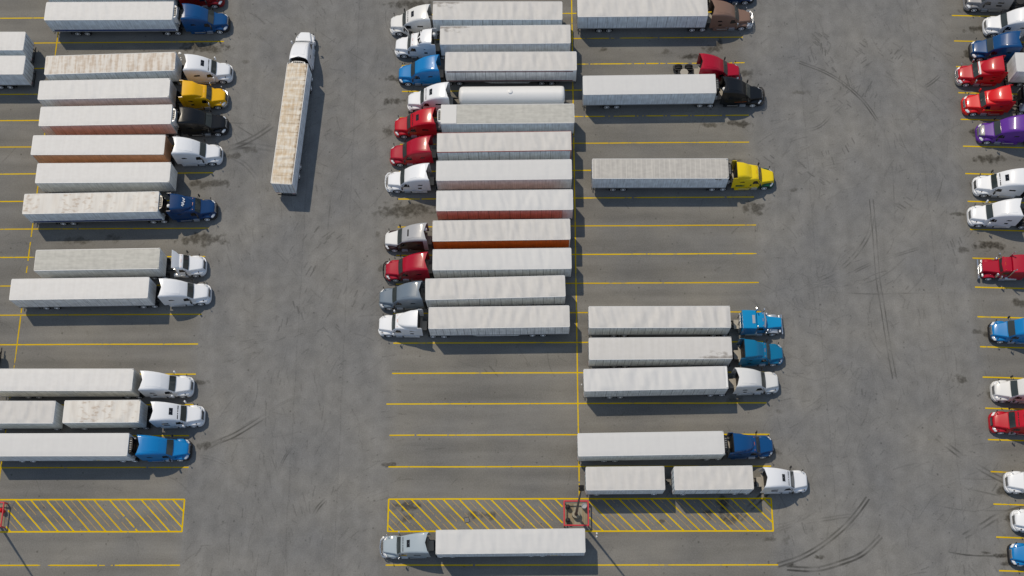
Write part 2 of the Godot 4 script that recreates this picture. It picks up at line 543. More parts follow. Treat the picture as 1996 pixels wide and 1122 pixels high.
	var ws: Array = {"high": [.92, .84, 1.79, 2.31], "sun": [.92, .86, 1.79, 2.24], "dome": [.92, .86, 1.79, 2.22], "day": [.92, .84, 1.79, 2.27], "classic": [.84, .8, 2.18, 2.35]}[style]
	mi("windshield", cached("ws" + style, func(): return windshield(st, ws[0], ws[1], ws[2], ws[3])), M.glass, root)
	var d0: float = 2.28 if classic else 2.0
	for sg in [-1.0, 1.0]:
		mi("side_window", cached("win%s%s" % [style, sg], func(): return side_slab(st, [[d0 + .12, 1.78], [d0 + .35, 2.36], [d0 + .8, 2.4], [d0 + .88, 1.82]], sg)), M.dark_glass, root)
		if not day and not classic:
			if style == "sun":
				mi("sleeper_window", cached("sw%s%s" % [style, sg], func(): return side_slab(st, [[3.65, 2.2], [3.65, 2.5], [4.4, 2.5], [4.4, 2.2]], sg)), M.dark_glass, root)
				if o.get("two_windows", false):
					mi("sleeper_window", cached("sx%s%s" % [style, sg], func(): return side_slab(st, [[3.6, 1.62], [3.6, 1.9], [4.3, 1.9], [4.3, 1.62]], sg)), M.dark_glass, root)
			else:
				mi("sleeper_window", cached("sw%s%s" % [style, sg], func(): return side_slab(st, [[3.85, 2.3], [4.05, 2.58], [4.5, 2.58], [4.45, 2.36]], sg)), M.dark_glass, root)
				if o.get("two_windows", false):
					mi("sleeper_window", cached("sy%s%s" % [style, sg], func(): return side_slab(st, [[3.9, 1.45], [3.9, 1.78], [4.3, 1.78], [4.3, 1.45]], sg)), M.dark_glass, root)
		for k in 2:
			mi("step", bx(Vector3(.72, .05, .16), .01), M.alloy, root, Vector3(-(d0 + .5), .42 + .3 * k, sg * (1.2 - .03 * k)))
		# fuel tank and skirt
		mi("fuel_tank", cached("tank%s" % style, func():
			var b := MB.new()
			b.lathe(Vector3.ZERO, 0, [[.2, -.7], [.31, -.66], [.31, .66], [.2, .7]], 16)
			return b.mesh(.7)), M.alloy, root, Vector3(-(3.1 if day else 3.75), .66, sg * .98))
		if not day and not classic:
			mi("side_skirt", cached("skirt%s" % sg, func():
				var b := MB.new()
				b.cbox(Vector3(-3.98, .66, sg * 1.245), Vector3(1.84, .62, .05), .02)
				return b.mesh(.9)), body, root)
		# mirrors
		var mm := mi("mirror", cached("mirror%s" % sg, func():
			var b := MB.new()
			b.cbox(Vector3(0, 2.0, sg * 1.42), Vector3(.16, .62, .22), .05)
			return b.mesh(.8)), M.chrome if classic or o.get("chrome", false) else (body if o.get("body_mirror", false) else M.black), root, Vector3(-d0 + .02, 0, 0))
		mi("mirror_arm", cached("mirrorarm%s" % sg, func():
			var b := MB.new()
			b.pipe([Vector3(-.12, 2.26, sg * .98), Vector3(0, 2.22, sg * 1.4)], .025, 6)
			b.pipe([Vector3(-.12, 1.75, sg * 1.06), Vector3(0, 1.76, sg * 1.4)], .025, 6)
			return b.mesh()), M.black, mm)
		if not classic:
			var hm := mi("hood_mirror", cached("hoodmirror%s" % sg, func():
				var b := MB.new()
				b.cbox(Vector3(-.62, 1.74, sg * 1.12), Vector3(.1, .2, .17), .035)
				return b.mesh(.8)), M.chrome if o.get("chrome", false) else M.black, root)
			mi("mirror_arm", cached("hoodmirrorarm%s" % sg, func():
				var b := MB.new()
				b.pipe([Vector3(-.7, 1.2, sg * 1.0), Vector3(-.64, 1.66, sg * 1.11)], .02, 6)
				return b.mesh()), M.black, hm)
	# roof details
	match style:
		"high":
			mi("roof_panel", cached("rphigh", func(): return top_slab(st, 3.0, 3.6 if false else 4.7, -.72, .72, .0, .04)), roof, root)
			if o.get("vent", false):
				mi("roof_vent", cached("rvhigh", func(): return top_slab(st, 3.02, 3.18, -.42, .42, .04, .05)), M.black, root)
		"sun":
			mi("sunroof", cached("sunroof", func(): return top_slab(st, 2.95, 3.32, -.4, .4, .01, .03)), M.dark_glass, root)
			for k in 3: mi("visor_slot", cached("slot%d" % k, func(): return top_slab(st, 2.46, 2.54, -.78 + .54 * k, -.3 + .54 * k, .012, .02)), M.black, root)
		"dome", "classic", "day":
			var ms := 2.46 if not classic else 2.6
			for z in [-.72, -.14, 0.0, .14, .72]:
				mi("marker_light", bx(Vector3(.07, .05, .06), .01), M.amber, root, Vector3(-ms, top_y(st, ms) + .035, z))
	if style == "high" or style == "sun":
		mi("side_extender", cached("arch" + style, func(): return arch_tail(st, .5, .1)), roof, root)
		mi("rear_wall", bx(Vector3(.03, 2.5, 2.1)), M.black, root, Vector3(-4.93, 2.3, 0))
	elif style == "dome":
		var dk: String = o.get("dome", "drop")
		var ds: Array = [[2.5, 2.7, 2.84, .4, .3, .06], [2.62, 2.7, 3.0, .62, .5, .14], [2.9, 2.7, 3.26, .84, .7, .22], [3.4, 2.7, 3.58, 1.02, .9, .28], [4.0, 2.7, 3.82, 1.12, 1.02, .28], [4.9, 2.7, 3.95, 1.17, 1.1, .24]]
		if dk == "step": ds = [[3.0, 2.7, 2.94, .95, .85, .08], [3.12, 2.7, 3.12, 1.0, .9, .16], [3.5, 2.7, 3.62, 1.08, .98, .26], [4.1, 2.7, 3.84, 1.14, 1.05, .3], [4.9, 2.7, 3.92, 1.17, 1.1, .26]]
		if dk == "late": ds = [[3.05, 2.7, 2.95, .9, .8, .08], [3.2, 2.7, 3.06, .95, .84, .14], [3.6, 2.7, 3.44, 1.04, .92, .26], [4.1, 2.7, 3.74, 1.12, 1.0, .36], [4.9, 2.7, 3.84, 1.16, 1.08, .36]]
		if dk == "wedge": ds = [[2.62, 2.7, 2.84, .8, .72, .05], [2.74, 2.7, 2.98, .84, .74, .1], [3.3, 2.7, 3.5, .98, .84, .12], [3.75, 2.7, 3.82, 1.1, .98, .14], [4.9, 2.7, 3.92, 1.16, 1.1, .14]]
		mi("roof_fairing", cached("dome" + dk, func():
			var b := MB.new()
			var rs := []
			for t in ds: rs.append(ring(t))
			b.loft(rs)
			return b.mesh(.8)), roof, root)
		if dk == "step":
			for sg in [-1.0, 1.0]:
				mi("roof_window", cached("stepwin%s" % sg, func():
					var b := MB.new()
					var q := []
					for p in [[3.06, .08], [3.32, .9], [3.66, .86], [3.42, .1]]:
						q.append(Vector3(-p[0], top_y(ds, p[0]) + .06, sg * p[1]))
					b.prism(q, Vector3(-.05, -.1, 0))
					return b.mesh(.9)), M.dark_glass, root)
		for sg in [-1.0, 1.0]:
			mi("side_extender", cached("ext%s" % sg, func():
				var b := MB.new()
				b.prism([Vector3(-4.86, .95, sg * 1.2), Vector3(-5.32, .95, sg * 1.23), Vector3(-5.42, 3.5, sg * 1.2), Vector3(-5.36, 3.72, sg * 1.17), Vector3(-4.86, 3.74, sg * 1.16)], Vector3(0, 0, -sg * .04))
				return b.mesh(.9)), roof, root)
		mi("rear_wall", bx(Vector3(.03, 2.6, 2.0)), M.black, root, Vector3(-4.93, 2.4, 0))
	elif day:
		mi("air_deflector", cached("deflector", func():
			var b := MB.new()
			b.loft([[Vector3(-2.66, 2.84, -.75), Vector3(-2.66, 2.84, .75), Vector3(-2.7, 2.82, .75), Vector3(-2.7, 2.82, -.75)],
				[Vector3(-2.95, 3.3, -.98), Vector3(-2.95, 3.3, .98), Vector3(-3.0, 3.27, .98), Vector3(-3.0, 3.27, -.98)],
				[Vector3(-3.3, 3.72, -1.12), Vector3(-3.3, 3.72, 1.12), Vector3(-3.34, 3.69, 1.12), Vector3(-3.34, 3.69, -1.12)]])
			for sg in [-1, 1]:
				b.prism([Vector3(-2.68, 2.83, sg * .74), Vector3(-3.3, 3.71, sg * 1.11), Vector3(-3.2, 2.84, sg * .9)], Vector3(0, 0, -sg * .04))
			return b.mesh(.9)), roof, root)
		mi("exhaust_stack", cached("daystack", func():
			var b := MB.new()
			b.tube(Vector3(-3.3, .9, .9), Vector3(-3.3, 2.6, .9), .1, 10)
			b.tube(Vector3(-3.3, 2.6, .9), Vector3(-3.42, 3.1, .9), .06, 8)
			return b.mesh()), M.chrome, root)
	elif classic:
		var sl := [[3.36, .6, 2.8, 1.14, 1.08, .08], [3.42, .6, 2.9, 1.16, 1.1, .1], [4.2, .6, 3.05, 1.18, 1.12, .12], [5.0, .6, 3.12, 1.18, 1.12, .12]]
		mi("sleeper", cached("sleeper", func():
			var b := MB.new()
			var rs := []
			for t in sl: rs.append(ring(t))
			b.loft(rs)
			return b.mesh(.8)), body, root)
		mi("visor", cached("visor", func():
			var b := MB.new()
			for sg in [-1, 1]:
				b.prism([Vector3(-2.2, 2.6, 0), Vector3(-2.34, 2.6, sg * .92), Vector3(-2.5, 2.72, sg * .92), Vector3(-2.42, 2.76, 0)], Vector3(0, .03, 0))
			return b.mesh(.9)), M.visor_grey if o.get("chrome_fender", false) else body, root)
		if o.get("chrome_fender", false):
			mi("roof_hatch", bx(Vector3(.34, .05, 1.0), .02), M.visor_grey, root, Vector3(-3.72, 2.99, 0))
		for sg in [-1.0, 1.0]:
			mi("exhaust_stack", cached("stack%s" % sg, func():
				var b := MB.new()
				b.tube(Vector3(-3.32, .8, sg * 1.06), Vector3(-3.32, 3.3, sg * 1.06), .08, 10)
				b.tube(Vector3(-3.32, 3.3, sg * 1.06), Vector3(-3.45, 3.85, sg * 1.08), .065, 10)
				return b.mesh()), M.chrome, root)
			mi("air_cleaner", cached("cleaner%s" % sg, func():
				var b := MB.new()
				b.lathe(Vector3(-1.98, 1.5, sg * .98), 1, [[.12, -.5], [.18, -.46], [.18, .3], [.14, .38], [.05, .42]], 14)
				return b.mesh(.7)), M.chrome, root)
		mi("rear_rack", cached("rack", func():
			var b := MB.new()
			b.box(Vector3(-5.16, 1.7, 0), Vector3(.08, 1.3, 1.7))
			for z in [-.8, 0, .8]: b.tube(Vector3(-5.24, 1.0, z), Vector3(-5.24, 2.5, z), .06, 8)
			return b.mesh()), M.alloy, root)
	# extras
	if o.has("guard"):
		mi("bull_bar", cached("guard", func():
			var b := MB.new()
			for y in [.45, .8, 1.1]:
				var w := 1.18 - .2 * absf(y - .7)
				b.pipe([Vector3(-.42, y, -w), Vector3(-.08, y, -w + .06), Vector3(.16, y, -.7), Vector3(.22, y, 0), Vector3(.16, y, .7), Vector3(-.08, y, w - .06), Vector3(-.42, y, w)], .045, 8)
			for z in [-.62, -.2, .2, .62]: b.tube(Vector3(.17, .42, z), Vector3(.17, 1.13, z), .04, 8)
			return b.mesh()), M.chrome if o.guard == "chrome" else (M.p_white if o.guard == "white" else M.frame), root)
	if o.get("ball", false):
		mi("antenna_dome", cached("ball", func():
			var b := MB.new()
			b.lathe(Vector3.ZERO, 1, [[.08, -.16], [.2, -.1], [.24, 0], [.2, .13], [.1, .21], [0, .23]], 14)
			b.tube(Vector3(0, -.16, 0), Vector3(0, -.6, 0), .05, 8)
			b.tube(Vector3(0, -.58, 0), Vector3(.3, -.58, 0), .04, 8)
			return b.mesh(.5)), M.dome, root, Vector3(-5.14, 3.5, .42))
	if o.get("stack", false):
		mi("exhaust_stack", cached("boxstack", func():
			var b := MB.new()
			b.lathe(Vector3(-5.18, 1.9, .98), 1, [[.1, -.9], [.17, -.82], [.17, .7], [.1, .78]], 12)
			b.tube(Vector3(-5.18, 2.6, .98), Vector3(-5.22, 3.5, .98), .075, 10)
			return b.mesh(.7)), M.alloy, root)
	if o.get("visor", false):
		mi("visor", cached("whitevisor", func(): return top_slab(st, 2.26, 2.42, -.86, .86, .04, .05)), M.lens, root)
	if o.get("patch", false):
		mi("hood_bra", cached("bra", func():
			var b := MB.new()
			var hs := [[.2, .8, 1.47, .66, .6, .12], [.36, .8, 1.59, .72, .68, .12], [.7, .8, 1.69, .79, .75, .13]]
			var rs := []
			for t in hs:
				var r := []
				var rr := ring(t)
				for j in range(2, 13): r.append(rr[j])
				rs.append(r)
			b.loft(rs)
			return b.mesh(.7)), M.p_grey, root)
	for stp in o.get("stripes", []):      # [material, y0, y1, s0, s1]
		for sg in [-1.0, 1.0]:
			mi("stripe", side_slab(st, [[stp[3], stp[1]], [stp[3], stp[2]], [(stp[3] + stp[4]) * .5, stp[2]], [stp[4], stp[2]], [stp[4], stp[1]], [(stp[3] + stp[4]) * .5, stp[1]]], sg, .008, .03), M[stp[0]], root)
	if o.get("open_door", false):
		var dr := mi("door", cached("opendoor", func():
			var b := MB.new()
			b.cbox(Vector3(-.48, 1.5, 0), Vector3(.96, 1.75, .06), .02)
			return b.mesh(.9)), body, root, Vector3(-1.98, 0, -1.12))
		dr.rotation.y = deg_to_rad(-52)
		mi("door_window", bx(Vector3(.62, .5, .075), .01), M.dark_glass, dr, Vector3(-.46, 2.02, 0))
		mi("door_opening", cached("dooropening", func(): return side_slab(st, [[2.02, .8], [2.02, 2.3], [2.9, 2.36], [2.9, .8]], -1.0, .02, .06)), M.black, root)
	if o.get("script", false):
		mi("script_mark", cached("script", func():      # an unreadable white flourish painted across the fairing
			var b := MB.new()
			var pts := []
			for i in 26:
				var k := i / 25.0
				pts.append(Vector3(-3.36 - .16 * sin(k * 21.0) * (1.0 - .5 * k) - .06 * sin(k * 7.0), 3.62 - .05 * absf(k - .5), lerpf(.58, -.5, k)))
			for i in pts.size() - 1:
				var p: Vector3 = pts[i]
				var q: Vector3 = pts[i + 1]
				b.tube(p + Vector3(0, .06 - (p.x + 3.36) * .5, 0), q + Vector3(0, .06 - (q.x + 3.36) * .5, 0), .05, 6)
			return b.mesh()), M.letter, root)
	return root

# ---------------------------------------------------------------- trailers
func roof_mesh(L: float, amp: float, seed_: int, round_nose: float, fixed := false) -> Mesh:
	var nx := int(L / 0.2)
	var nz := 8
	var n := noise(seed_, 0.55, 2)
	var n2 := noise(seed_ + 3, 0.6, 2)
	var st := SurfaceTool.new()
	st.begin(Mesh.PRIMITIVE_TRIANGLES)
	var uo := 0.0 if fixed else float(seed_ % 17) * 0.37
	for i in nx + 1:
		for j in nz + 1:
			var x := L * i / nx
			var v := float(j) / nz
			var hw := 1.235
			if x < round_nose: hw -= round_nose * (1.0 - sqrt(1.0 - pow(1.0 - x / round_nose, 2)))
			var z := (v * 2 - 1) * hw
			var y := 4.085
			var edge: float = smoothstep(0.0, 0.3, min(v, 1 - v) * 2.6) * smoothstep(0.0, 0.5, min(x, L - x))
			var skew := 0.35 * n2.get_noise_2d(x * 0.3, 50.0) * z * 3.0
			var wv := n.get_noise_2d(x * 1.5 + skew, z * 0.35) + 0.5 * n2.get_noise_2d(x * 2.1 + z * 0.5, z * 0.25)
			y += edge * (amp * 4.0 * wv + 0.035)
			st.set_uv(Vector2(x / 16.15 + uo, v))
			st.add_vertex(Vector3(-x, y, z))
	for i in nx:
		for j in nz:
			var a := i * (nz + 1) + j
			var b := a + nz + 1
			for q in [a, b, a + 1, a + 1, b, b + 1]: st.add_index(q)
	st.generate_normals()
	return st.commit()
# o: label, x, z (nose centre), a, L, roof, side, seams, wave, reefer, stripe ...
func trailer(o: Dictionary) -> Node3D:
	var L: float = o.get("L", 16.15)
	var turn := deg_to_rad(o.a)
	var root := thing("semi_trailer", o.label, "trailer", "box trailers on the lot", Vector3(o.x, 0, o.z), turn)
	var side: Material = M["side_" + o.get("side", "white")]
	var front: Material = M["side_" + o.get("front", o.get("side", "white"))]
	var rail: Material = M[o.get("rail", "rail_white")]
	var seed_: int = int(absf(o.x * 13.0) + absf(o.z * 7.0)) % 997 + 3
	mi("body", bx(Vector3(L - .06, 2.74, 2.5)), M.core, root, Vector3(-L / 2, 2.56, 0))
	mi("roof", roof_mesh(L, o.get("wave", .02), seed_, o.get("nose", .05), o.get("roof", "") == "soot"), M["roof_" + o.get("roof", "white")], root)
	mi("front_wall", bx(Vector3(.04, 2.84, 2.5), .01), front, root, Vector3(-.02, 2.63, 0))
	for sg in [-1.0, 1.0]:
		mi("top_rail", bx(Vector3(L - .04, .13, .06), .012), rail, root, Vector3(-L / 2, 4.035, sg * 1.27))
		mi("bottom_rail", bx(Vector3(L - .04, .16, .06), .012), M.rail_grey, root, Vector3(-L / 2, 1.24, sg * 1.27))
		var n: int = o.get("seams", 0)
		if n > 0:
			var pw := L / n
			for k in n:
				var m := side
				if o.has("tail_side") and k >= n - 1: m = M["side_" + o.tail_side]
				mi("side_panel", bx(Vector3(pw - .035, 2.62, .024), .008), m, root, Vector3(-pw * (k + .5), 2.64, sg * 1.267))
		else:
			mi("side_wall", bx(Vector3(L - .08, 2.62, .03), .01), side, root, Vector3(-L / 2, 2.64, sg * 1.265))
		if o.has("stripe"):
			for sy in o.stripe_y:
				mi("stripe", bx(Vector3(L - .6, o.get("stripe_h", .2), .016)), M[o.stripe], root, Vector3(-L / 2 + .1, sy, sg * 1.286))
		mi("corner_post", bx(Vector3(.1, 2.84, .09), .012), rail, root, Vector3(-L + .06, 2.63, sg * 1.256))
	# rear doors
	mi("rear_header", bx(Vector3(.07, .16, 2.44), .012), rail, root, Vector3(-L - .005, 3.99, 0))
	for sg in [-1.0, 1.0]:
		var d := mi("rear_door", bx(Vector3(.05, 2.6, 1.17), .012), M.door_grey if o.get("grey_doors", false) else side, root, Vector3(-L - .0, 2.58, sg * .595))
		for k in 2: mi("lock_rod", bx(Vector3(.03, 2.5, .035)), M.rail_grey, d, Vector3(-.04, 0, sg * (-.34 + .55 * k)))
	var und := MB.new()
	und.box(Vector3(-L / 2, 1.165, 0), Vector3(L - .1, .05, 2.4))
	for sg in [-1, 1]:
		und.box(Vector3(-L + 3.9, .98, sg * .5), Vector3(6.0 if L > 10 else 3.2, .3, .08))
		und.box(Vector3(-L + .04, .74, sg * .55), Vector3(.08, .8, .08))
	und.box(Vector3(-L + .03, .5, 0), Vector3(.08, .12, 2.3))
	var axles: Array = [L - o.get("tandem", 3.0), L - o.get("tandem", 3.0) - 1.24] if L > 10 else [L - 1.25]
	for s in axles:
		und.tube(Vector3(-s, .51, -.85), Vector3(-s, .51, .85), .07, 8)
		und.box(Vector3(-s, .72, 0), Vector3(.3, .34, 1.0))
	und.lathe(Vector3(-.92, 1.11, 0), 1, [[.03, -.03], [.5, 0.0], [.5, .05]], 12)
	mi("underframe", und.mesh(), M.frame, root)
	for s in axles:
		for sg in [-1, 1]: wheel(root, -s, sg * .92, true, M.rim_light if seed_ % 3 else M.dome)
	for sg in [-1, 1]:
		mi("mud_flap", bx(Vector3(.02, .6, .58)), M.flap, root, Vector3(-axles[0] - .8, .56, sg * .92))
		var lg: float = 1.15 if o.get("parked", false) else .72
		if L > 10:
			var leg := mi("landing_leg", bx(Vector3(.13, lg - .04, .13), .01), M.frame, root, Vector3(-2.7, 1.15 - (lg - .04) / 2, sg * .78))
			mi("foot", bx(Vector3(.26, .04, .26)), M.frame, leg, Vector3(0, -(lg - .04) / 2 - .02, 0))
		mi("tail_light", bx(Vector3(.03, .1, .3), .01), M.tail, root, Vector3(-L - .02, 1.22, sg * 1.0))
	if o.get("skirt", false):
		for sg in [-1, 1]: mi("side_skirt", cached("tskirt", func():
			var b := MB.new()
			b.prism([Vector3(-4.4, 1.15, 0), Vector3(-5.6, .62, 0), Vector3(-10.2, .62, 0), Vector3(-10.6, 1.15, 0)], Vector3(0, 0, .03))
			return b.mesh(.9)), side, root, Vector3(0, 0, sg * 1.23))
	if o.has("reefer"):
		var dark: bool = o.reefer == "dark"
		var hm: Material = M.p_black if dark else M.p_offwhite
		var h := mi("cooling_unit", cached("reefer", func():
			var b := MB.new()
			var rs := []
			for k in 5:
				var y: float = [1.95, 2.05, 3.4, 3.78, 3.86][k]
				var i: float = [.06, 0.0, 0.0, .03, .08][k]
				rs.append([Vector3(0, y, -.96 + i), Vector3(.22 - i, y, -.96 + i), Vector3(.42 - i, y, -.78 + i), Vector3(.48 - i, y, -.4), Vector3(.48 - i, y, .4), Vector3(.42 - i, y, .78 - i), Vector3(.22 - i, y, .96 - i), Vector3(0, y, .96 - i)])
			b.loft(rs)
			return b.mesh(.8)), hm, root)
		mi("fan_grille", cached("reefergrille", func():
			var b := MB.new()
			b.cbox(Vector3(.2, 3.88, 0), Vector3(.26, .05, 1.3), .02)
			return b.mesh(.9)), M.black, h)
		for k in 5: mi("fan_slat", bx(Vector3(.22, .02, .05)), M.rail_grey, h, Vector3(.2, 3.915, -.5 + .25 * k))
		mi("vent_panel", bx(Vector3(.04, .6, 1.3), .01), M.black, h, Vector3(.48, 2.9, 0))
		for sg in [-1.0, 1.0]:
			mi("side_pod", bx(Vector3(.34, .8, .2), .05), M.rail_grey, h, Vector3(.18, 2.3, sg * .98))
	if o.has("nosebox"):
		mi("roof_cap", bx(Vector3(1.9, .05, 2.5), .02), M.roof_bright, root, Vector3(-.97, 4.13, 0))
	if o.get("roof_edge", false):
		mi("roof_strip", bx(Vector3(.2, .05, 2.4), .015), M.rail_white, root, Vector3(-.14, 4.12, 0))
	if o.has("logo"):
		var lm: Array = o.logo
		for k in lm[0]: mi("logo_mark", bx(Vector3(.35, .22, .012), .004), M[lm[1] if k % 3 else lm[2]], root, Vector3(lm[3] - k * .42, lm[4] + .08 * (k % 2), lm[5] * 1.286))
	return root
func dolly(label: String, x: float, z: float, a: float, reach: float) -> void:
	var root := thing("converter_dolly", label, "dolly", "dollies between twin trailers", Vector3(x, 0, z), deg_to_rad(a))   # x,z: axle point
	var b := MB.new()
	for sg in [-1, 1]:
		b.box(Vector3(0, .92, sg * .42), Vector3(1.5, .16, .1))
		b.tube(Vector3(.7, .92, sg * .42), Vector3(reach, .82, 0), .06, 8)
	b.tube(Vector3(0, .51, -.85), Vector3(0, .51, .85), .08, 8)
	b.box(Vector3(0, .72, 0), Vector3(.3, .3, .9))
	b.lathe(Vector3(0, 1.06, 0), 1, [[.48, -.07], [.5, 0], [.48, .03]], 14)
	mi("drawbar_frame", b.mesh(), M.frame, root)
	for sg in [-1, 1]: wheel(root, 0, sg * .92, true, M.rim_light)
func tank_trailer(label: String, pos: Vector3, turn: float, L: float, r0: float, mat: Material) -> void:
	var root := thing("tank_trailer", label, "trailer", "", pos, turn)
	var b := MB.new()
	var cy := 1.11 + r0
	b.lathe(Vector3(0, cy, 0), 0, [[.0, 0.0], [.4 * r0, -.03], [.7 * r0, -.1], [.9 * r0, -.22], [.98 * r0, -.42], [r0, -.6], [r0, -L + .5], [.96 * r0, -L + .22], [.8 * r0, -L + .1], [.45 * r0, -L + .03], [0, -L]], 40)
	mi("tank", b.mesh(.6), mat, root)
	for x in [1.1, 4.6, 8.4, 11.8]:
		var r := MB.new()
		r.lathe(Vector3(-x, cy, 0), 0, [[r0 - .02, -.03], [r0 + .012, -.025], [r0 + .012, .025], [r0 - .02, .03]], 40)
		mi("band", r.mesh(.7), M.rail_white, root)
	var hatch := MB.new()
	hatch.lathe(Vector3(-6.4, cy + r0 + .03, 0), 1, [[.3, -.1], [.3, .04], [.25, .08], [0, .09]], 16)
	mi("hatch", hatch.mesh(.7), M.rail_white, root)
	var f := MB.new()
	for sg in [-1, 1]:
		f.box(Vector3(-L / 2, 1.14, sg * .5), Vector3(L - .8, .16, .1))
		f.box(Vector3(-L / 2, 1.5, sg * r0), Vector3(L - 1.6, .05, .05))
	for x in [.6, 3.0, 6.0, 9.0, 12.2]: f.box(Vector3(-x, 1.12, 0), Vector3(.12, .3, 1.9))
	f.box(Vector3(-L + .06, .55, 0), Vector3(.1, .14, 2.4))
	for sg in [-1, 1]: f.box(Vector3(-L + .1, .85, sg * .5), Vector3(.1, .6, .1))
	f.lathe(Vector3(-.92, 1.11, 0), 1, [[.03, -.02], [.5, 0.0], [.5, .05]], 12)
	for s in [L - 1.6, L - 2.85]:
		f.tube(Vector3(-s, .51, -.85), Vector3(-s, .51, .85), .08, 8)
		f.box(Vector3(-s, .8, 0), Vector3(.3, .5, .9))
	mi("underframe", f.mesh(), M.frame, root)
	for s in [L - 1.6, L - 2.85]:
		for sg in [-1, 1]: wheel(root, -s, sg * .92, true, M.alloy)
	for sg in [-1, 1]:
		var leg := mi("landing_leg", bx(Vector3(.13, .6, .13), .01), M.frame, root, Vector3(-2.5, .8, sg * .6))
		mi("foot", bx(Vector3(.26, .04, .26)), M.frame, leg, Vector3(0, -.32, 0))

# ---------------------------------------------------------------- ground
const CAM_H := 140.763
const FOC := 2429.33
const RX := Vector3(0.99982163, -0.01884432, -0.00126575)
const UP := Vector3(0.00475955, 0.3162476, -0.94866475)
const FW := Vector3(-0.01827723, -0.94848951, -0.31628088)
func at(px: float, py: float, h := 0.0) -> Vector3:     # a pixel of the photograph to a point at height h
	var d := FW * FOC + RX * (px - 998.0) - UP * (py - 561.0)
	return Vector3(0, CAM_H, 0) + d * ((h - CAM_H) / d.y)
const GW := 2048
const GH := 1280
const GX := -76.0
const GZ := -96.0
const CELL := 152.0 / 2048.0
var soil := PackedFloat32Array()      # rubber, oil and dirt on the asphalt
var warmth := PackedFloat32Array()
func stamp(x: float, z: float, r: float, k: float) -> void:
	var cx := (x - GX) / CELL
	var cz := (z - GZ) / CELL
	var rr := r / CELL
	for j in range(int(cz - rr), int(cz + rr) + 2):
		if j < 0 or j >= GH: continue
		for i in range(int(cx - rr), int(cx + rr) + 2):
			if i < 0 or i >= GW: continue
			var d := sqrt((i - cx) * (i - cx) + (j - cz) * (j - cz)) / rr
			if d < 1.0:
				var q := j * GW + i
				soil[q] = maxf(soil[q], k * (1.0 - d * d)) if k > 0 else soil[q] + k * (1.0 - d * d)
func skid(pts: Array, k: float, wid := 0.11, twin := 0.0, fade := true, rough := 1.5) -> void:    # pts: world points, smooth curve, broken up
	var c := Curve3D.new()
	for i in pts.size():
		var t: Vector3 = (pts[min(i + 1, pts.size() - 1)] - pts[max(i - 1, 0)]) / 6.0
		c.add_point(pts[i], -t, t)
	var L := c.get_baked_length()
	var d := 0.0
	var n := noise(int(L * 100) + pts.size(), 0.25, 3)
	while d < L:
		var p := c.sample_baked(d)
		var p2 := c.sample_baked(min(d + 0.1, L))
		var nr := (p2 - p).normalized().cross(Vector3.UP)
		var e := sin(clampf(d / L, 0, 1) * PI) if fade else 1.0
		var kk := k * .8 * (0.6 + rough * n.get_noise_1d(d)) * (0.35 + 0.65 * e)
		if kk > 0.02:
			stamp(p.x + nr.x * twin * .5, p.z + nr.z * twin * .5, wid, kk)
			if twin > 0: stamp(p.x - nr.x * twin * .5, p.z - nr.z * twin * .5, wid, kk * 0.8)
		d += 0.07
func stain(c: Vector3, rx: float, rz: float, k: float, seed_: int) -> void:
	var n := noise(seed_, 0.9, 4)
	var i0 := int((c.x - rx * 1.4 - GX) / CELL)
	var i1 := int((c.x + rx * 1.4 - GX) / CELL)
	var j0 := int((c.z - rz * 1.4 - GZ) / CELL)
	var j1 := int((c.z + rz * 1.4 - GZ) / CELL)
	for j in range(max(j0, 0), min(j1, GH - 1)):
		for i in range(max(i0, 0), min(i1, GW - 1)):
			var x := GX + i * CELL
			var z := GZ + j * CELL
			var d := Vector2((x - c.x) / rx, (z - c.z) / rz).length() + n.get_noise_2d(x, z) * 0.9
			if d < 1.0:
				var q := j * GW + i
				soil[q] = maxf(soil[q], k * clampf((1.0 - d) * 1.6, 0, 1) * (0.75 + 0.5 * n.get_noise_2d(x * 3, z * 3)))
				warmth[q] = maxf(warmth[q], clampf((1.0 - d) * 1.5, 0, 1))
func px(list: Array) -> Array:
	var o := []
	for p in list: o.append(at(p[0], p[1]))
	return o
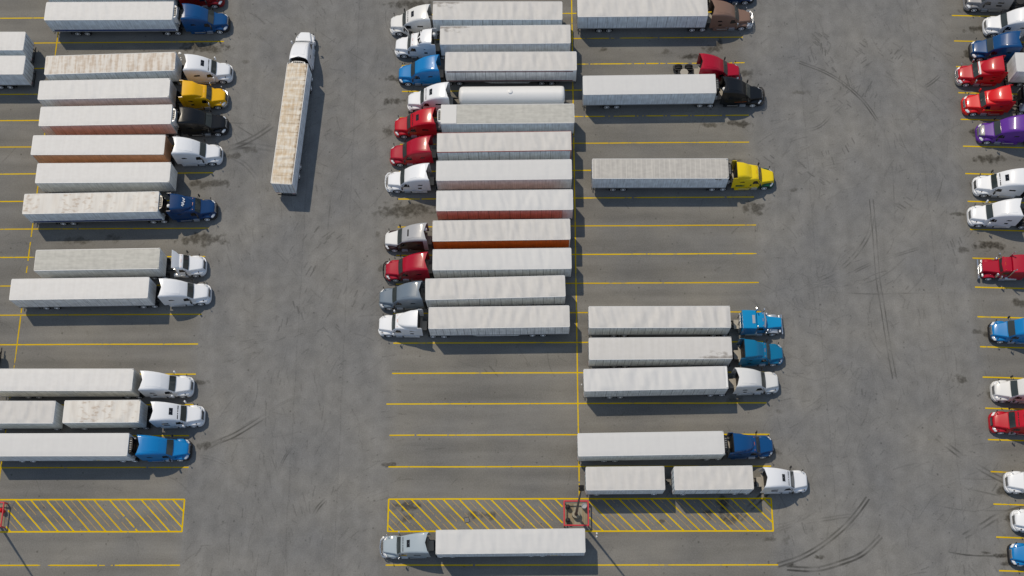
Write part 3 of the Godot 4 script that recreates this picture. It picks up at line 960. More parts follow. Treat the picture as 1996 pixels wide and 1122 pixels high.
func ground_texture() -> ImageTexture:
	soil.resize(GW * GH)
	warmth.resize(GW * GH)
	# tyre marks that the photograph shows
	skid(px([[1558, 121], [1607, 140], [1647, 165], [1683, 198], [1709, 234]]), .62, .1, .3, false, .6)
	skid(px([[1700, 220], [1729, 274], [1738, 330], [1741, 372], [1744, 450]]), .3, .08, .0, true, .8)
	skid(px([[1697, 388], [1703, 450], [1710, 540], [1718, 590], [1732, 680], [1743, 738]]), .5, .09, .45, false, .7)
	rng.seed = 17
	for c in [[1598, 72, 14], [1608, 96, 8], [1590, 102, 5], [1675, 90, 6], [1655, 155, 6], [1648, 170, 5], [1690, 180, 7], [1740, 110, 8], [1610, 120, 5], [1645, 278, 4], [1608, 305, 5], [1560, 322, 5], [1680, 120, 6], [1640, 205, 4], [1595, 360, 5], [1760, 395, 5], [1855, 475, 6], [960, 710, 4], [1485, 300, 4], [640, 470, 6], [606, 525, 8], [575, 600, 5], [548, 635, 4], [640, 640, 4], [600, 455, 5], [700, 590, 4]]:
		var o := at(c[0], c[1])
		var dir := rng.randf_range(.6, 1.5) * (1.0 if rng.randf() < .6 else -1.0)
		for i in c[2]:
			var b := o + Vector3(rng.randf_range(-1.0, 1.0), 0, rng.randf_range(-.9, .9))
			skid([b, b + Vector3(cos(dir), 0, sin(dir)) * rng.randf_range(.4, 1.0)], rng.randf_range(.25, .5), .1, 0.0, false, .4)
	skid(px([[1573, 553], [1629, 528], [1665, 497], [1692, 456], [1700, 420]]), .4, .1, .4)
	skid(px([[1577, 560], [1640, 540], [1700, 512], [1790, 483]]), .3, .1, .25)
	skid(px([[1580, 560], [1680, 552], [1730, 530], [1760, 505]]), .22, .1)
	skid(px([[1553, 257], [1594, 247], [1620, 223], [1643, 202]]), .3, .1, .3)
	skid(px([[1614, 567], [1650, 570], [1700, 572], [1760, 571], [1860, 569]]), .22, .08)
	skid(px([[1516, 1100], [1560, 1085], [1600, 1062], [1640, 1030], [1668, 1000], [1690, 970]]), .75, .13, .4, false, .8)
	skid(px([[1534, 1106], [1590, 1108], [1640, 1095], [1680, 1078], [1715, 1045]]), .85, .14, .4, false, .8)
	skid(px([[1505, 1036], [1550, 1020], [1600, 1012], [1660, 1003], [1700, 1002]]), .25, .12, .3)
	skid(px([[1512, 1034], [1555, 1016], [1590, 995]]), .2, .15)
	skid(px([[1826, 852], [1878, 892], [1926, 921], [1956, 936]]), .42, .13, .5, false)
	skid(px([[1996, 989], [1946, 1004], [1916, 1022], [1878, 1044]]), .45, .14, .5, false)
	skid(px([[1796, 912], [1830, 930], [1880, 932], [1960, 934]]), .25, .09)
	skid(px([[1880, 950], [1915, 958], [1950, 966]]), .3, .12)
	skid(px([[1830, 985], [1890, 994], [1990, 992]]), .25, .08)
	skid(px([[1850, 1075], [1890, 1081], [1960, 1083]]), .45, .1, .0, false)
	skid(px([[1440, 1010], [1470, 980], [1505, 948]]), .6, .16, .55, false)
	skid(px([[1800, 170], [1815, 160], [1830, 147]]), .35, .1, .3)
	skid(px([[1758, 250], [1780, 232], [1800, 212]]), .25, .1, .2)
	skid(px([[436, 292], [470, 280], [500, 265], [530, 245]]), .42, .16, .5)
	skid(px([[436, 290], [480, 283], [535, 290]]), .36, .2, .6)
	skid(px([[440, 300], [475, 318], [500, 345]]), .28, .14, .4)
	skid(px([[455, 240], [490, 262], [530, 282]]), .25, .1)
	skid(px([[445, 238], [480, 240], [530, 236]]), .22, .1)
	skid(px([[395, 875], [425, 860], [460, 845], [520, 808]]), .4, .12, .45)
	skid(px([[395, 872], [440, 852], [500, 815], [560, 780], [590, 772]]), .25, .1, .2)
	skid(px([[392, 888], [420, 895], [436, 902]]), .45, .1, .3)
	skid(px([[450, 912], [480, 930], [500, 948]]), .25, .1, .3)
	skid(px([[400, 870], [450, 855], [540, 850], [600, 835]]), .22, .12)
	skid(px([[540, 925], [555, 890], [575, 865]]), .35, .09, .2)
	skid(px([[612, 1000], [622, 985], [635, 972]]), .4, .1, .3)
	skid(px([[620, 316], [640, 325]]), .35, .09)
	skid(px([[690, 368], [702, 388]]), .35, .1)
	skid(px([[648, 362], [643, 400], [638, 455]]), .2, .1)
	skid(px([[530, 480], [560, 510], [600, 560]]), .2, .1, .3)
	skid(px([[620, 60], [680, 100], [730, 130]]), .2, .08)
	skid(px([[990, 900], [1010, 880]]), .2, .1)
	# oil and coolant stains at the stall heads
	var si := 100
	for s in [[400, 93, 52, 11, .5], [372, 85, 20, 8, .35], [410, 357, 46, 9, .42], [395, 466, 46, 13, .5], [150, 470, 30, 8, .35], [220, 465, 16, 8, .3], [800, 8, 50, 9, .45], [795, 408, 55, 15, .5], [750, 416, 25, 8, .35],
		[766, 197, 22, 9, .55], [765, 153, 14, 8, .5], [757, 255, 12, 10, .4], [1440, 241, 26, 7, .55], [1385, 243, 20, 5, .4], [1470, 405, 22, 11, .5], [1480, 415, 10, 6, .4], [1460, 142, 20, 8, .45],
		[1345, 111, 22, 6, .62], [1385, 95, 22, 8, .45], [1402, 84, 8, 12, .5], [1176, 97, 10, 5, .5], [1905, 57, 27, 7, .6], [1888, 106, 16, 9, .6], [1885, 22, 16, 6, .45], [1898, 257, 14, 8, .6],
		[1925, 310, 34, 8, .6], [1898, 362, 8, 8, .5], [1866, 416, 18, 4, .45], [1930, 478, 36, 9, .62], [1875, 487, 12, 6, .4], [1985, 590, 16, 9, .5], [1921, 651, 10, 7, .5], [1903, 645, 12, 4, .35],
		[1870, 740, 12, 9, .42], [1930, 770, 8, 8, .4], [1955, 955, 18, 9, .5], [1968, 1010, 20, 8, .55], [1950, 1082, 12, 4, .65], [1965, 1098, 14, 3, .5], [1920, 1076, 7, 3, .6], [1411, 985, 14, 22, .55], [1380, 1000, 10, 9, .4], [1430, 1010, 20, 8, .4],
		[795, 985, 22, 9, .45], [790, 1008, 12, 8, .4], [925, 1003, 10, 7, .4], [953, 1003, 14, 7, .35], [1290, 1014, 8, 5, .4], [1515, 800, 10, 5, .2], [388, 745, 16, 5, .4], [398, 868, 14, 6, .45], [345, 732, 12, 5, .4],
		[1540, 1100, 8, 5, .6], [1592, 1085, 10, 4, .55], [770, 290, 10, 6, .35], [1300, 100, 14, 5, .3], [1430, 780, 16, 8, .3], [760, 905, 14, 5, .4], [1500, 1050, 12, 4, .3], [1530, 1050, 8, 8, .3], [455, 303, 22, 7, .35], [490, 292, 18, 7, .3],
		[1545, 370, 14, 4, .3], [1560, 180, 20, 5, .25], [1450, 330, 24, 5, .35], [1420, 312, 26, 4, .4], [480, 120, 8, 4, .2], [742, 520, 6, 8, .3], [735, 455, 5, 8, .25], [1510, 880, 10, 10, .3]]:
		var c := at(s[0], s[1])
		stain(c, s[2] / 15.5, s[3] / 14.5, s[4], si)
		si += 1
	# small scuffs, thicker in the driving lanes where trucks turn in
	rng.seed = 71
	var field := noise(77, 0.035, 2)
	for i in 3200:
		var lane := rng.randi() % 5
		var x: float
		var z := rng.randf_range(-90, -8)
		if lane < 2: x = rng.randf_range(-40, -15)
		elif lane < 4: x = rng.randf_range(26, 53)
		else: x = rng.randf_range(-72, 62)
		var a := 1.25 + field.get_noise_2d(x, z) * 2.2 + rng.randf_range(-.15, .15)
		if rng.randf() < .15: a = rng.randf_range(0, PI)
		var l := rng.randf_range(.2, 1.3) * (2.6 if rng.randf() < .15 else 1.0)
		var k := rng.randf_range(.04, .2) * rng.randf_range(.4, 1.0)
		var n := int(l / .08)
		var bend := rng.randf_range(-.02, .02)
		for s in n:
			stamp(x, z, .065 if rng.randf() < .8 else .11, k)
			x += cos(a) * .08
			z -= sin(a) * .08
			a += bend
	for i in 1500:       # spots: gum, drips, small stones
		stamp(rng.randf_range(-74, 66), rng.randf_range(-92, -5), rng.randf_range(.06, .14), rng.randf_range(.08, .34))
	for i in 60:         # cracks
		var x := rng.randf_range(-72, 62)
		var z := rng.randf_range(-90, -8)
		if i < 22: x = at(1480 + rng.randf() * 160, 600).x; 
		if i < 22: z = rng.randf_range(-48, -24)
		var a := rng.randf() * TAU
		for s in int(rng.randf_range(20, 90)):
			stamp(x, z, .06, rng.randf_range(.06, .17))
			a += rng.randf_range(-.35, .35)
			x += cos(a) * .09
			z += sin(a) * .09
	for jx in [-28.0, -22.5, 33.5, 47.6]:     # paving joints
		var z := -92.0
		while z < -5.0:
			if rng.randf() < .7: stamp(jx + .04 * sin(z), z, .07, rng.randf_range(.05, .16))
			z += .07
	# compose
	var big := noise(5, 0.006, 4)
	var med := noise(9, 0.035, 4)
	var lanes := noise(13, 0.01, 3)
	var grain := noise(21, 0.45, 2)
	var ia := big.get_image(GW, GH, false, false, false).get_data()
	var ib := med.get_image(GW, GH, false, false, false).get_data()
	var ig := grain.get_image(GW, GH, false, false, false).get_data()
	var im_h := noise(31, 0.03, 4).get_image(256, GH, false, false, false)
	im_h.resize(GW, GH, Image.INTERPOLATE_CUBIC)
	var ish := im_h.get_data()
	var im_v := noise(33, 0.035, 4).get_image(GW, 160, false, false, false)
	im_v.resize(GW, GH, Image.INTERPOLATE_CUBIC)
	var isv := im_v.get_data()
	var col_lane := PackedFloat32Array()
	for i in GW:
		var x := GX + i * CELL
		var inblk := 0.0
		if x < -39.7: inblk = clampf((-39.0 - x) / 2.0, 0, 1)
		elif x > -17.5 and x < 27.5: inblk = clampf(min(x + 17.5, 27.5 - x) / 2.0, 0, 1)
		elif x > 51.0: inblk = clampf((x - 51.0) / 2.0, 0, 1)
		col_lane.append(inblk)
	var data := PackedByteArray()
	data.resize(GW * GH * 3)
	var q := 0
	for j in GH:
		var row := lanes.get_noise_2d(50, j * 2.4)
		for i in GW:
			var b := col_lane[i]
			var k := 112.0 + (ia[q] - 128) * .07 + (ib[q] - 128) * .07 + (ig[q] - 128) * .09
			k += b * (ish[q] - 128) * .09 + (1.0 - b) * (isv[q] - 128) * .04
			k -= b * (4.5 + row * 7.0 + (ib[q] - 128) * .05)
			var s := soil[q]
			k *= 1.0 - minf(.8, s * .98)
			var w := .4 + b * 1.9 + warmth[q] * 1.0 + (ia[q] - 128) * .02
			data[q * 3] = int(clampf(k + w * .8, 8, 250))
			data[q * 3 + 1] = int(clampf(k + w * .2 - .5, 8, 250))
			data[q * 3 + 2] = int(clampf(k - w * 1.1 - 2.0, 8, 250))
			q += 1
	var im := Image.create_from_data(GW, GH, false, Image.FORMAT_RGB8, data)
	im.generate_mipmaps()
	soil = PackedFloat32Array()
	warmth = PackedFloat32Array()
	return ImageTexture.create_from_image(im)
# a painted strip with ragged edges and worn-away stretches
func strip(a: Vector3, b: Vector3, w: float, wear: float, y: float, seed_: int) -> Mesh:
	var st := SurfaceTool.new()
	st.begin(Mesh.PRIMITIVE_TRIANGLES)
	var L := a.distance_to(b)
	var d := (b - a) / L
	var nr := Vector3(-d.z, 0, d.x)
	var n := noise(seed_, 0.32, 3)
	var n2 := noise(seed_ + 40, 1.3, 2)
	var steps := maxi(2, int(L / .22))
	for i in steps:
		var t0 := L * i / steps
		var t1 := L * (i + 1) / steps
		var gone := n.get_noise_1d(t0) * .9 + n2.get_noise_1d(t0 * 2.0) * .5
		if gone > 0.78 - wear: continue
		var thin := 1.0 - clampf((gone - (.42 - wear)) * 1.6, 0, .6)
		var e := [w * .5 * thin * (1 + .12 * n2.get_noise_1d(t0 + 9)), w * .5 * thin * (1 + .12 * n2.get_noise_1d(t1 + 9)), w * .5 * thin * (1 + .12 * n2.get_noise_1d(t0 + 70)), w * .5 * thin * (1 + .12 * n2.get_noise_1d(t1 + 70))]
		var off := nr * .02 * n.get_noise_1d(t0 * .3 + 33)
		var p := [a + d * t0 + nr * e[0] + off, a + d * t1 + nr * e[1] + off, a + d * t1 - nr * e[3] + off, a + d * t0 - nr * e[2] + off]
		for k in [0, 2, 1, 0, 3, 2]:
			st.set_normal(Vector3.UP)
			st.add_vertex(Vector3(p[k].x, y, p[k].z))
	return st.commit()
func line(parent: Node, a: Vector3, b: Vector3, wear: float, y := .004, w := .15, called := "parking_line", mat: Material = null) -> void:
	rng.randi()
	mi(called, strip(a, b, w, wear, y, int(rng.randi() % 9999)), mat if mat else (M.line if rng.randf() < .75 else M.line_b), parent)
func hatch(parent: Node, x0: float, x1: float, phase: float, skip0: float, skip1: float) -> void:
	var za := Z0 + 6 * STALL
	var zb := Z0 + 7 * STALL - .05
	line(parent, Vector3(x0, 0, za), Vector3(x1, 0, za), -.2, .008, .17, "hatch_border")
	line(parent, Vector3(x0, 0, zb), Vector3(x1, 0, zb), -.2, .008, .17, "hatch_border")
	var H := zb - za
	for old in 2:
		var x := x0 - H + phase + (.0 if old == 0 else .92)
		while x < x1:
			var lo: float = max(0.0, (x0 - x) / H)
			var hi: float = min(1.0, (x1 - x) / H)
			var segs := [[lo, hi]]
			if x + H > skip0 and x < skip1:
				segs = []
				if x < skip0: segs.append([lo, (skip0 - x) / H])
				if x + H > skip1: segs.append([(skip1 - x) / H, hi])
			for s in segs:
				if s[1] - s[0] > .08:
					line(parent, Vector3(x + s[0] * H, 0, za + s[0] * H), Vector3(x + s[1] * H, 0, za + s[1] * H), .1 if old == 0 else .56, .004, .15 if old == 0 else .075, "hatch_stripe" if old == 0 else "faded_stripe", M.old_line if old else null)
			x += 1.8
func build_ground() -> void:
	var m := plain(Color.WHITE, .92)
	m.albedo_texture = ground_texture()
	var st := SurfaceTool.new()
	st.begin(Mesh.PRIMITIVE_TRIANGLES)
	var R := 700.0
	for p in [Vector2(-R, -R), Vector2(R, -R), Vector2(R, R), Vector2(-R, -R), Vector2(R, R), Vector2(-R, R)]:
		st.set_normal(Vector3.UP)
		st.set_uv(Vector2((p.x - GX) / (GW * CELL), (p.y - GZ) / (GH * CELL)))
		st.add_vertex(Vector3(p.x, 0, p.y))
	var g := mi("asphalt_ground", st.commit(), m, self)
	g.set_meta("kind", "structure")
	g.set_meta("label", "grey worn asphalt lot with tyre marks and oil stains")
	# stall lines
	rng.seed = 5
	for k in range(-13, 9):
		var z := Z0 + k * STALL
		if k == 6 or k == 7: continue
		line(g, Vector3(-84, 0, z), Vector3(-39.7 + rng.randf_range(-.15, .15), 0, z), .24 if k == 8 else (.3 if k in [-3, -2] else .1))
		line(g, Vector3(-16.7 + rng.randf_range(-.12, .12) - (.5 if k == 3 else 0.0), 0, z), Vector3(26.6 + rng.randf_range(-.12, .12), 0, z), .36 if k in [-10, -9, -7] else .1)
	line(g, Vector3(-61.19, 0, -95), Vector3(-61.19, 0, Z0 + 5.9 * STALL), .36, .008)
	line(g, Vector3(4.91, 0, -95), Vector3(4.91, 0, Z0 + 6 * STALL - .2), .22, .008)
	for k in range(-1, 21):
		var z0 := -83.25 + k * 3.648
		var x0 := 53.28 - (z0 + 83.25) * .0352
		line(g, Vector3(x0, 0, z0), Vector3(x0 + 22, 0, z0 + 22 * .034), .04, .004, .16)
	hatch(g, -16.6, 26.4, .72, 3.0, 6.0)
	hatch(g, -72.0, -39.75, .3, -62.7, -59.7)
	for e in [[-16.6, 0], [26.4, 0], [-39.75, 0]]:
		line(g, Vector3(e[0], 0, Z0 + 6 * STALL), Vector3(e[0], 0, Z0 + 7 * STALL), -.2, .012, .17, "hatch_border")

# ---------------------------------------------------------------- light islands
func island(c: Vector3, which: String, ball: bool) -> void:
	var pad := thing("concrete_island", "tan concrete pad inside the red guard rail %s" % which, "island", "", c)
	mi("slab", bx(Vector3(2.5, .06, 2.5), .02), M.concrete, pad, Vector3(0, .03, 0))
	mi("patch", bx(Vector3(.9, .012, 2.3)), M.concrete2, pad, Vector3(.2, .066, 0))
	var post := thing("light_mast", "tall dark brown light mast on a round concrete footing %s" % which, "lamp post", "", c + Vector3(-.02, .06, .08))
	var f := MB.new()
	f.lathe(Vector3(0, 0, 0), 1, [[.46, 0], [.46, .72], [.42, .78], [.2, .8]], 20)
	mi("footing", f.mesh(.7), M.concrete2, post)
	var p := MB.new()
	p.lathe(Vector3(0, .8, 0), 1, [[.2, 0], [.2, .05], [.15, .08], [.07, 17.6]], 12)
	mi("pole", p.mesh(.6), M.pole, post)
	var hd := Node3D.new()
	hd.name = "lamp_head"
	post.add_child(hd, true)
	hd.position = Vector3(0, 18.4, 0)
	mi("bracket", bx(Vector3(.16, .3, .16), .03), M.black, hd)
	for a in 2:
		mi("floodlight", bx(Vector3(.52, .2, .24), .04), M.lamp_black, hd, Vector3(0, .1, -.16 + .32 * a))
	mi("cover", bx(Vector3(.46, .1, .5), .03), M.lamp_black, hd, Vector3(0, .18, 0))
	mi("photocell", bx(Vector3(.12, .1, .12), .03), M.lamp_black, hd, Vector3(0, .27, 0))
	var gr := thing("guard_rail", "square red steel guard rail %s" % which, "guard rail", "", c)
	var h := 1.34
	for s in [-1, 1]:
		for e in [0, 1]:
			var r := MB.new()
			var a := Vector3(-h, 1.02, s * h) if e == 0 else Vector3(s * h, 1.02, -h)
			var b := Vector3(h, 1.02, s * h) if e == 0 else Vector3(s * h, 1.02, h)
			r.tube(a, b, .085 if e == 0 else .083, 10)
			mi("rail", r.mesh(.6), M.guard, gr)
		for q in [-1, 1]:
			var r := MB.new()
			r.tube(Vector3(s * h, 0, q * h), Vector3(s * h, 1.02, q * h), .08, 10)
			mi("post", r.mesh(.6), M.guard, gr)
	var bollards := [[-.93, -.75, "black", "black domed bollard in the northern corner of the red guard rail, near the striped strip"], [-.93, .72, "black", "black domed bollard beside the red guard rail, next to the parked ice blue truck's trailer"], [.9, -.82, "silver", "light grey drum standing in the corner of the red guard rail"]]
	if ball: bollards = [[.97, -.5, "scarlet", "red round-topped bollard inside the red guard rail that the picture edge cuts"]]
	for s in bollards:
		var b := MB.new()
		b.lathe(Vector3.ZERO, 1, [[.26, 0], [.26, .72], [.24, .86], [.16, .96], [.02, 1.0]] if s[2] != "silver" else [[.28, 0], [.29, .3], [.28, .62], [.29, .9], [.29, .96], [.24, .96], [.22, .86], [.02, .86]], 18)
		var o := thing("bollard" if s[2] != "silver" else "drum", s[3], "bollard" if s[2] != "silver" else "drum", "", c + Vector3(s[0], .06, s[1]))
		mi("shell", b.mesh(.6), M["p_" + s[2]] if s[2] != "black" else M.frame, o)
		var bd := MB.new()
		bd.lathe(Vector3(0, .55, 0), 1, [[.25, -.05], [.268, -.04], [.268, .04], [.25, .05]], 18)
		mi("band", bd.mesh(.7), M.rail_grey if s[2] != "silver" else M.frame, o)

# ---------------------------------------------------------------- the lot
func _ready() -> void:
	var cam := Camera3D.new()
	cam.fov = 26.006
	cam.near = 1.0
	cam.far = 2000.0
	cam.transform = Transform3D(Basis(RX, UP, -FW), Vector3(0, CAM_H, 0))
	add_child(cam)
	cam.current = true
	var env := Environment.new()
	env.background_mode = Environment.BG_SKY
	var sky := Sky.new()
	var sm := ProceduralSkyMaterial.new()
	sm.sky_top_color = Color(.53, .61, .72)
	sm.sky_horizon_color = Color(.80, .82, .84)
	sm.sky_curve = .16
	sm.ground_horizon_color = Color(.5, .5, .5)
	sm.ground_bottom_color = Color(.3, .3, .3)
	sm.sun_angle_max = 0.0
	sky.sky_material = sm
	env.sky = sky
	env.background_energy_multiplier = 1.0
	env.ambient_light_source = Environment.AMBIENT_SOURCE_SKY
	env.tonemap_mode = Environment.TONE_MAPPER_LINEAR
	env.tonemap_exposure = 0.97
	env.sdfgi_enabled = true
	env.ssao_enabled = true
	env.ssil_enabled = true
	var we := WorldEnvironment.new()
	we.environment = env
	add_child(we)
	var sun := DirectionalLight3D.new()
	sun.light_energy = 0.95
	sun.light_color = Color(1.0, .945, .86)
	sun.light_angular_distance = .53
	sun.shadow_enabled = true
	add_child(sun)
	sun.look_at_from_position(Vector3.ZERO, Vector3(1.53, -4.11, 1.96))
	make_materials()
	build_ground()
	vehicles()
	island(at(1122, 1003) * Vector3(1, 0, 1) + Vector3(.04, 0, -.05), "beside the striped strip", false)
	island(Vector3(-61.21, 0, -20.1), "by the western striped strip", true)
	var dg := thing("drain_grate", "small dark square drain grate in the striped strip", "drain", "", Vector3(-7.74, .004, -19.54), .3)
	mi("frame", bx(Vector3(.62, .012, .62)), M.frame, dg, Vector3(0, .006, 0))
	for k in 5: mi("bar", bx(Vector3(.5, .012, .04)), M.rail_grey, dg, Vector3(0, .018, -.2 + .1 * k))
	litter()
func litter() -> void:
	var n := 0
	for p in [[351, 104, .5], [353, 113, .28], [354, 117, .3], [1163, 1039, .3], [1163, 1045, .26], [1134, 749, .25]]:
		rng.seed = 300 + n
		var b := MB.new()
		var r := []
		for k in 3:
			var ring_ := []
			for i in 7:
				var t := TAU * i / 7.0
				var q: float = p[2] * .5 * rng.randf_range(.55, 1.0) * [1.0, .9, .4][k]
				ring_.append(Vector3(cos(t) * q, [0.0, .06, .13][k], sin(t) * q))
			r.append(ring_)
		b.loft(r)
		var near := "beside the nose of the beige stained trailer" if n < 3 else ("by the yellow line below the red guard rail" if n < 5 else "on the lot's yellow spine line behind a white trailer")
		var o := mi("litter", b.mesh(.95), M.dome, self, at(p[0], p[1]))
		tag(o, "crumpled white litter on the asphalt %s" % near, "litter", "white litter " + near)
		n += 1

func vehicles() -> void:
	trailer({"x": -45.679, "z": -86.186, "a": -0.227, "label": "white box trailer coupled to the dark red tractor beyond the deep blue one", "roof": "bright", "side": "cool", "seams": 0, "wave": 0.01})
	tractor({"x": -40.051, "z": -86.372, "a": 1.594, "gap": 5.63, "label": "dark red tractor parked beyond the deep blue one, cut by the picture edge", "body": "darkred"})
	trailer({"x": -45.244, "z": -82.505, "a": -0.255, "label": "white refrigerated trailer with blue bottom stripe and white cooling unit behind the deep blue tractor", "roof": "bright", "side": "cool", "wave": 0.012, "reefer": "white", "stripe": "blue_stripe", "stripe_y": [1.56], "stripe_h": 0.34})
	tractor({"x": -39.093, "z": -82.642, "a": 1.078, "gap": 6.152, "label": "deep blue sleeper tractor with a white antenna dome and silver grille", "body": "deep", "roof": "deep", "ball": true})
	trailer({"x": -44.337, "z": -75.361, "a": 1.512, "label": "trailer with a brown-streaked beige roof, skewed in its stall behind the white sunroof tractor", "roof": "beige", "side": "cool", "seams": 13, "wave": 0.02, "nose": 0.2})
	tractor({"x": -38.202, "z": -75.494, "a": 1.274, "gap": 6.137, "label": "white sunroof tractor parked beside the yellow tractor", "body": "white", "style": "sun", "body_mirror": true})
	trailer({"x": -44.717, "z": -71.721, "a": 0.759, "label": "white trailer with a faintly ribbed roof behind the yellow tractor with tall roof fairing", "roof": "bright", "side": "grey", "wave": 0.016, "nose": 0.2})
	tractor({"x": -38.539, "z": -71.921, "a": 1.709, "gap": 6.181, "label": "yellow sleeper tractor with a tall wedge roof fairing", "body": "yellow", "style": "dome", "dome": "wedge", "chrome": true, "grille": "black", "two_windows": true})
	trailer({"x": -44.156, "z": -68.12, "a": 0.641, "label": "white refrigerated trailer with faded pink sides behind the black tractor next to the yellow one", "roof": "bright", "side": "pink", "seams": 13, "tail_side": "white", "front": "grey", "wave": 0.008, "reefer": "white"})
	tractor({"x": -38.224, "z": -68.204, "a": 0.788, "gap": 5.933, "label": "black sleeper tractor between the yellow tractor and a white one", "body": "black"})
	trailer({"x": -44.637, "z": -64.059, "a": -0.181, "label": "white roofed trailer with rusty orange sides and front wall", "roof": "bright", "side": "rust", "wave": 0.006})
	tractor({"x": -38.643, "z": -64.217, "a": 1.288, "gap": 5.996, "label": "white sleeper tractor coupled to the trailer with rusty orange sides", "body": "white", "ball": false})
	trailer({"x": -43.649, "z": -60.422, "a": 0.081, "label": "plain white trailer parked alone without a tractor, beside the rusty orange sided trailer", "roof": "bright", "side": "warm", "wave": 0.006, "parked": true, "nose": 0.12})
	trailer({"x": -44.714, "z": -56.643, "a": 0.819, "label": "white refrigerated trailer with smudged roof behind the navy tractor that carries white script", "roof": "stain", "side": "cool", "wave": 0.022, "reefer": "dark", "stripe": "blue_stripe", "stripe_y": [1.56], "stripe_h": 0.34, "tandem": 3.6})
	tractor({"x": -38.712, "z": -56.912, "a": 2.329, "gap": 6.007, "label": "navy blue tractor with white script on its roof fairing", "body": "navy", "style": "dome", "ball": true, "script": true})
	trailer({"x": -43.943, "z": -49.445, "a": 0.689, "L": 14.65, "label": "grey roofed shorter trailer behind the small white day cab tractor", "roof": "grey", "side": "grey", "wave": 0.002, "nose": 0.1, "rail": "rail_white", "tandem": 2.4})
	tractor({"x": -39.499, "z": -49.671, "a": 2.534, "gap": 4.449, "label": "small white day cab tractor with a roof air deflector", "body": "white", "style": "day", "grille": "black"})
	trailer({"x": -44.885, "z": -45.844, "a": 0.574, "label": "white panelled trailer parked close beside the grey roofed shorter trailer", "roof": "bright", "side": "white", "seams": 13, "wave": 0.006, "tandem": 3})
	tractor({"x": -38.642, "z": -46.133, "a": 2.378, "gap": 6.249, "label": "white sleeper tractor parked close beside the small white day cab", "body": "white"})
	trailer({"x": -45.656, "z": -34.819, "a": -0.191, "label": "white panelled trailer parked alongside the pair of short trailers with blistered roof", "roof": "bright", "side": "warm", "seams": 13, "wave": 0.014, "nose": 0.1})
	tractor({"x": -39.799, "z": -34.835, "a": 0.111, "gap": 5.858, "label": "white sleeper tractor with two side windows, beside the sunroof tractor that pulls short trailers", "body": "white", "two_windows": true, "body_mirror": true})
	trailer({"x": -44.517, "z": -31.188, "a": 0.308, "L": 8.6, "label": "short front trailer of a pair, with blistered creamy roof, behind the white sunroof tractor", "roof": "stain", "side": "grey", "wave": 0.03, "nose": 0.12})
	tractor({"x": -38.252, "z": -31.365, "a": 1.452, "gap": 6.267, "label": "white sunroof tractor pulling two short trailers, next to the bright blue tractor", "body": "white", "style": "sun", "two_windows": true, "body_mirror": true, "grille": "black"})
	trailer({"x": -54.15, "z": -31.098, "a": -0.162, "L": 8.6, "label": "short rear trailer of the pair led by the creamy blistered one", "roof": "warm", "side": "grey", "wave": 0.03})
	trailer({"x": -45.434, "z": -27.38, "a": -0.007, "label": "smooth white refrigerated trailer behind the bright blue tractor that stands beside the striped strip", "roof": "white", "side": "cool", "wave": 0.003, "reefer": "dark", "logo": [2, "p_green", "p_lemon", -4, 1.6, 1]})
	tractor({"x": -39.434, "z": -27.431, "a": 0.427, "gap": 6.001, "label": "bright blue sleeper tractor parked across from the striped strip of the western row", "body": "azure", "vent": false})
	trailer({"x": -79.713, "z": -78.478, "a": 179.595, "label": "white trailer with grey rear doors facing the end of the blue striped refrigerated trailer", "roof": "bright", "side": "cool", "wave": 0.01, "grey_doors": true})
	trailer({"x": -79.29, "z": -75.104, "a": 179.645, "label": "white trailer with grey rear doors facing the end of the beige streaked trailer", "roof": "bright", "side": "cool", "wave": 0.004, "grey_doors": true})
	trailer({"x": -12.583, "z": -82.168, "a": 179.434, "label": "off-white wavy roofed trailer behind the white tractor with an open door", "roof": "soot", "side": "cool", "seams": 13, "wave": 0.024})
	tractor({"x": -18.124, "z": -82.065, "a": -179.167, "gap": 5.541, "label": "white sunroof tractor with its driver door standing open", "body": "offwhite", "style": "sun", "open_door": true, "grille": "black"})
	trailer({"x": -11.614, "z": -78.668, "a": 180.093, "label": "off-white wavy roofed trailer behind the white tractor with two roof windows", "roof": "soot", "side": "cool", "seams": 0, "wave": 0.024})
	tractor({"x": -17.381, "z": -78.941, "a": 177.67, "gap": 5.773, "label": "white tractor with two slanted dark windows in its stepped roof", "body": "white", "style": "dome", "dome": "step", "two_windows": true, "ball": true})
	trailer({"x": -10.909, "z": -75.029, "a": 179.739, "label": "wavy roofed white trailer with dark red trim stripes and side skirt behind the azure tractor", "roof": "warm", "side": "white", "seams": 13, "wave": 0.026, "stripe": "red_stripe", "stripe_y": [3.75, 1.42], "skirt": true, "nose": 0.1})
	tractor({"x": -16.859, "z": -74.944, "a": -179.323, "gap": 5.95, "label": "azure blue tractor between two white tractors", "body": "azure"})
	trailer({"x": -11.307, "z": -67.819, "a": 180.051, "label": "long refrigerated trailer with a flat grey roof and bright nose cap beside the tank trailer", "roof": "grey", "side": "cool", "wave": 0.003, "reefer": "white", "nosebox": 1})
	tractor({"x": -17.149, "z": -67.688, "a": -178.878, "gap": 5.843, "label": "red tractor with a dark sunroof next to the crimson one", "body": "red", "style": "sun"})
	trailer({"x": -11.688, "z": -64.066, "a": 180.484, "label": "cream ribbed roof trailer edged with rusty red rails behind a crimson tractor", "roof": "warm", "side": "cool", "seams": 13, "wave": 0.026, "rail": "red_rail"})
	tractor({"x": -17.566, "z": -63.89, "a": -178.45, "gap": 5.881, "label": "crimson tractor without sunroof, coupled to the trailer with rusty red roof rails", "body": "crimson"})
	trailer({"x": -11.707, "z": -60.382, "a": 180.327, "label": "clean white smooth roofed trailer behind the white tractor with a white bull bar", "roof": "white", "side": "grey", "wave": 0.006, "nose": 0.08})
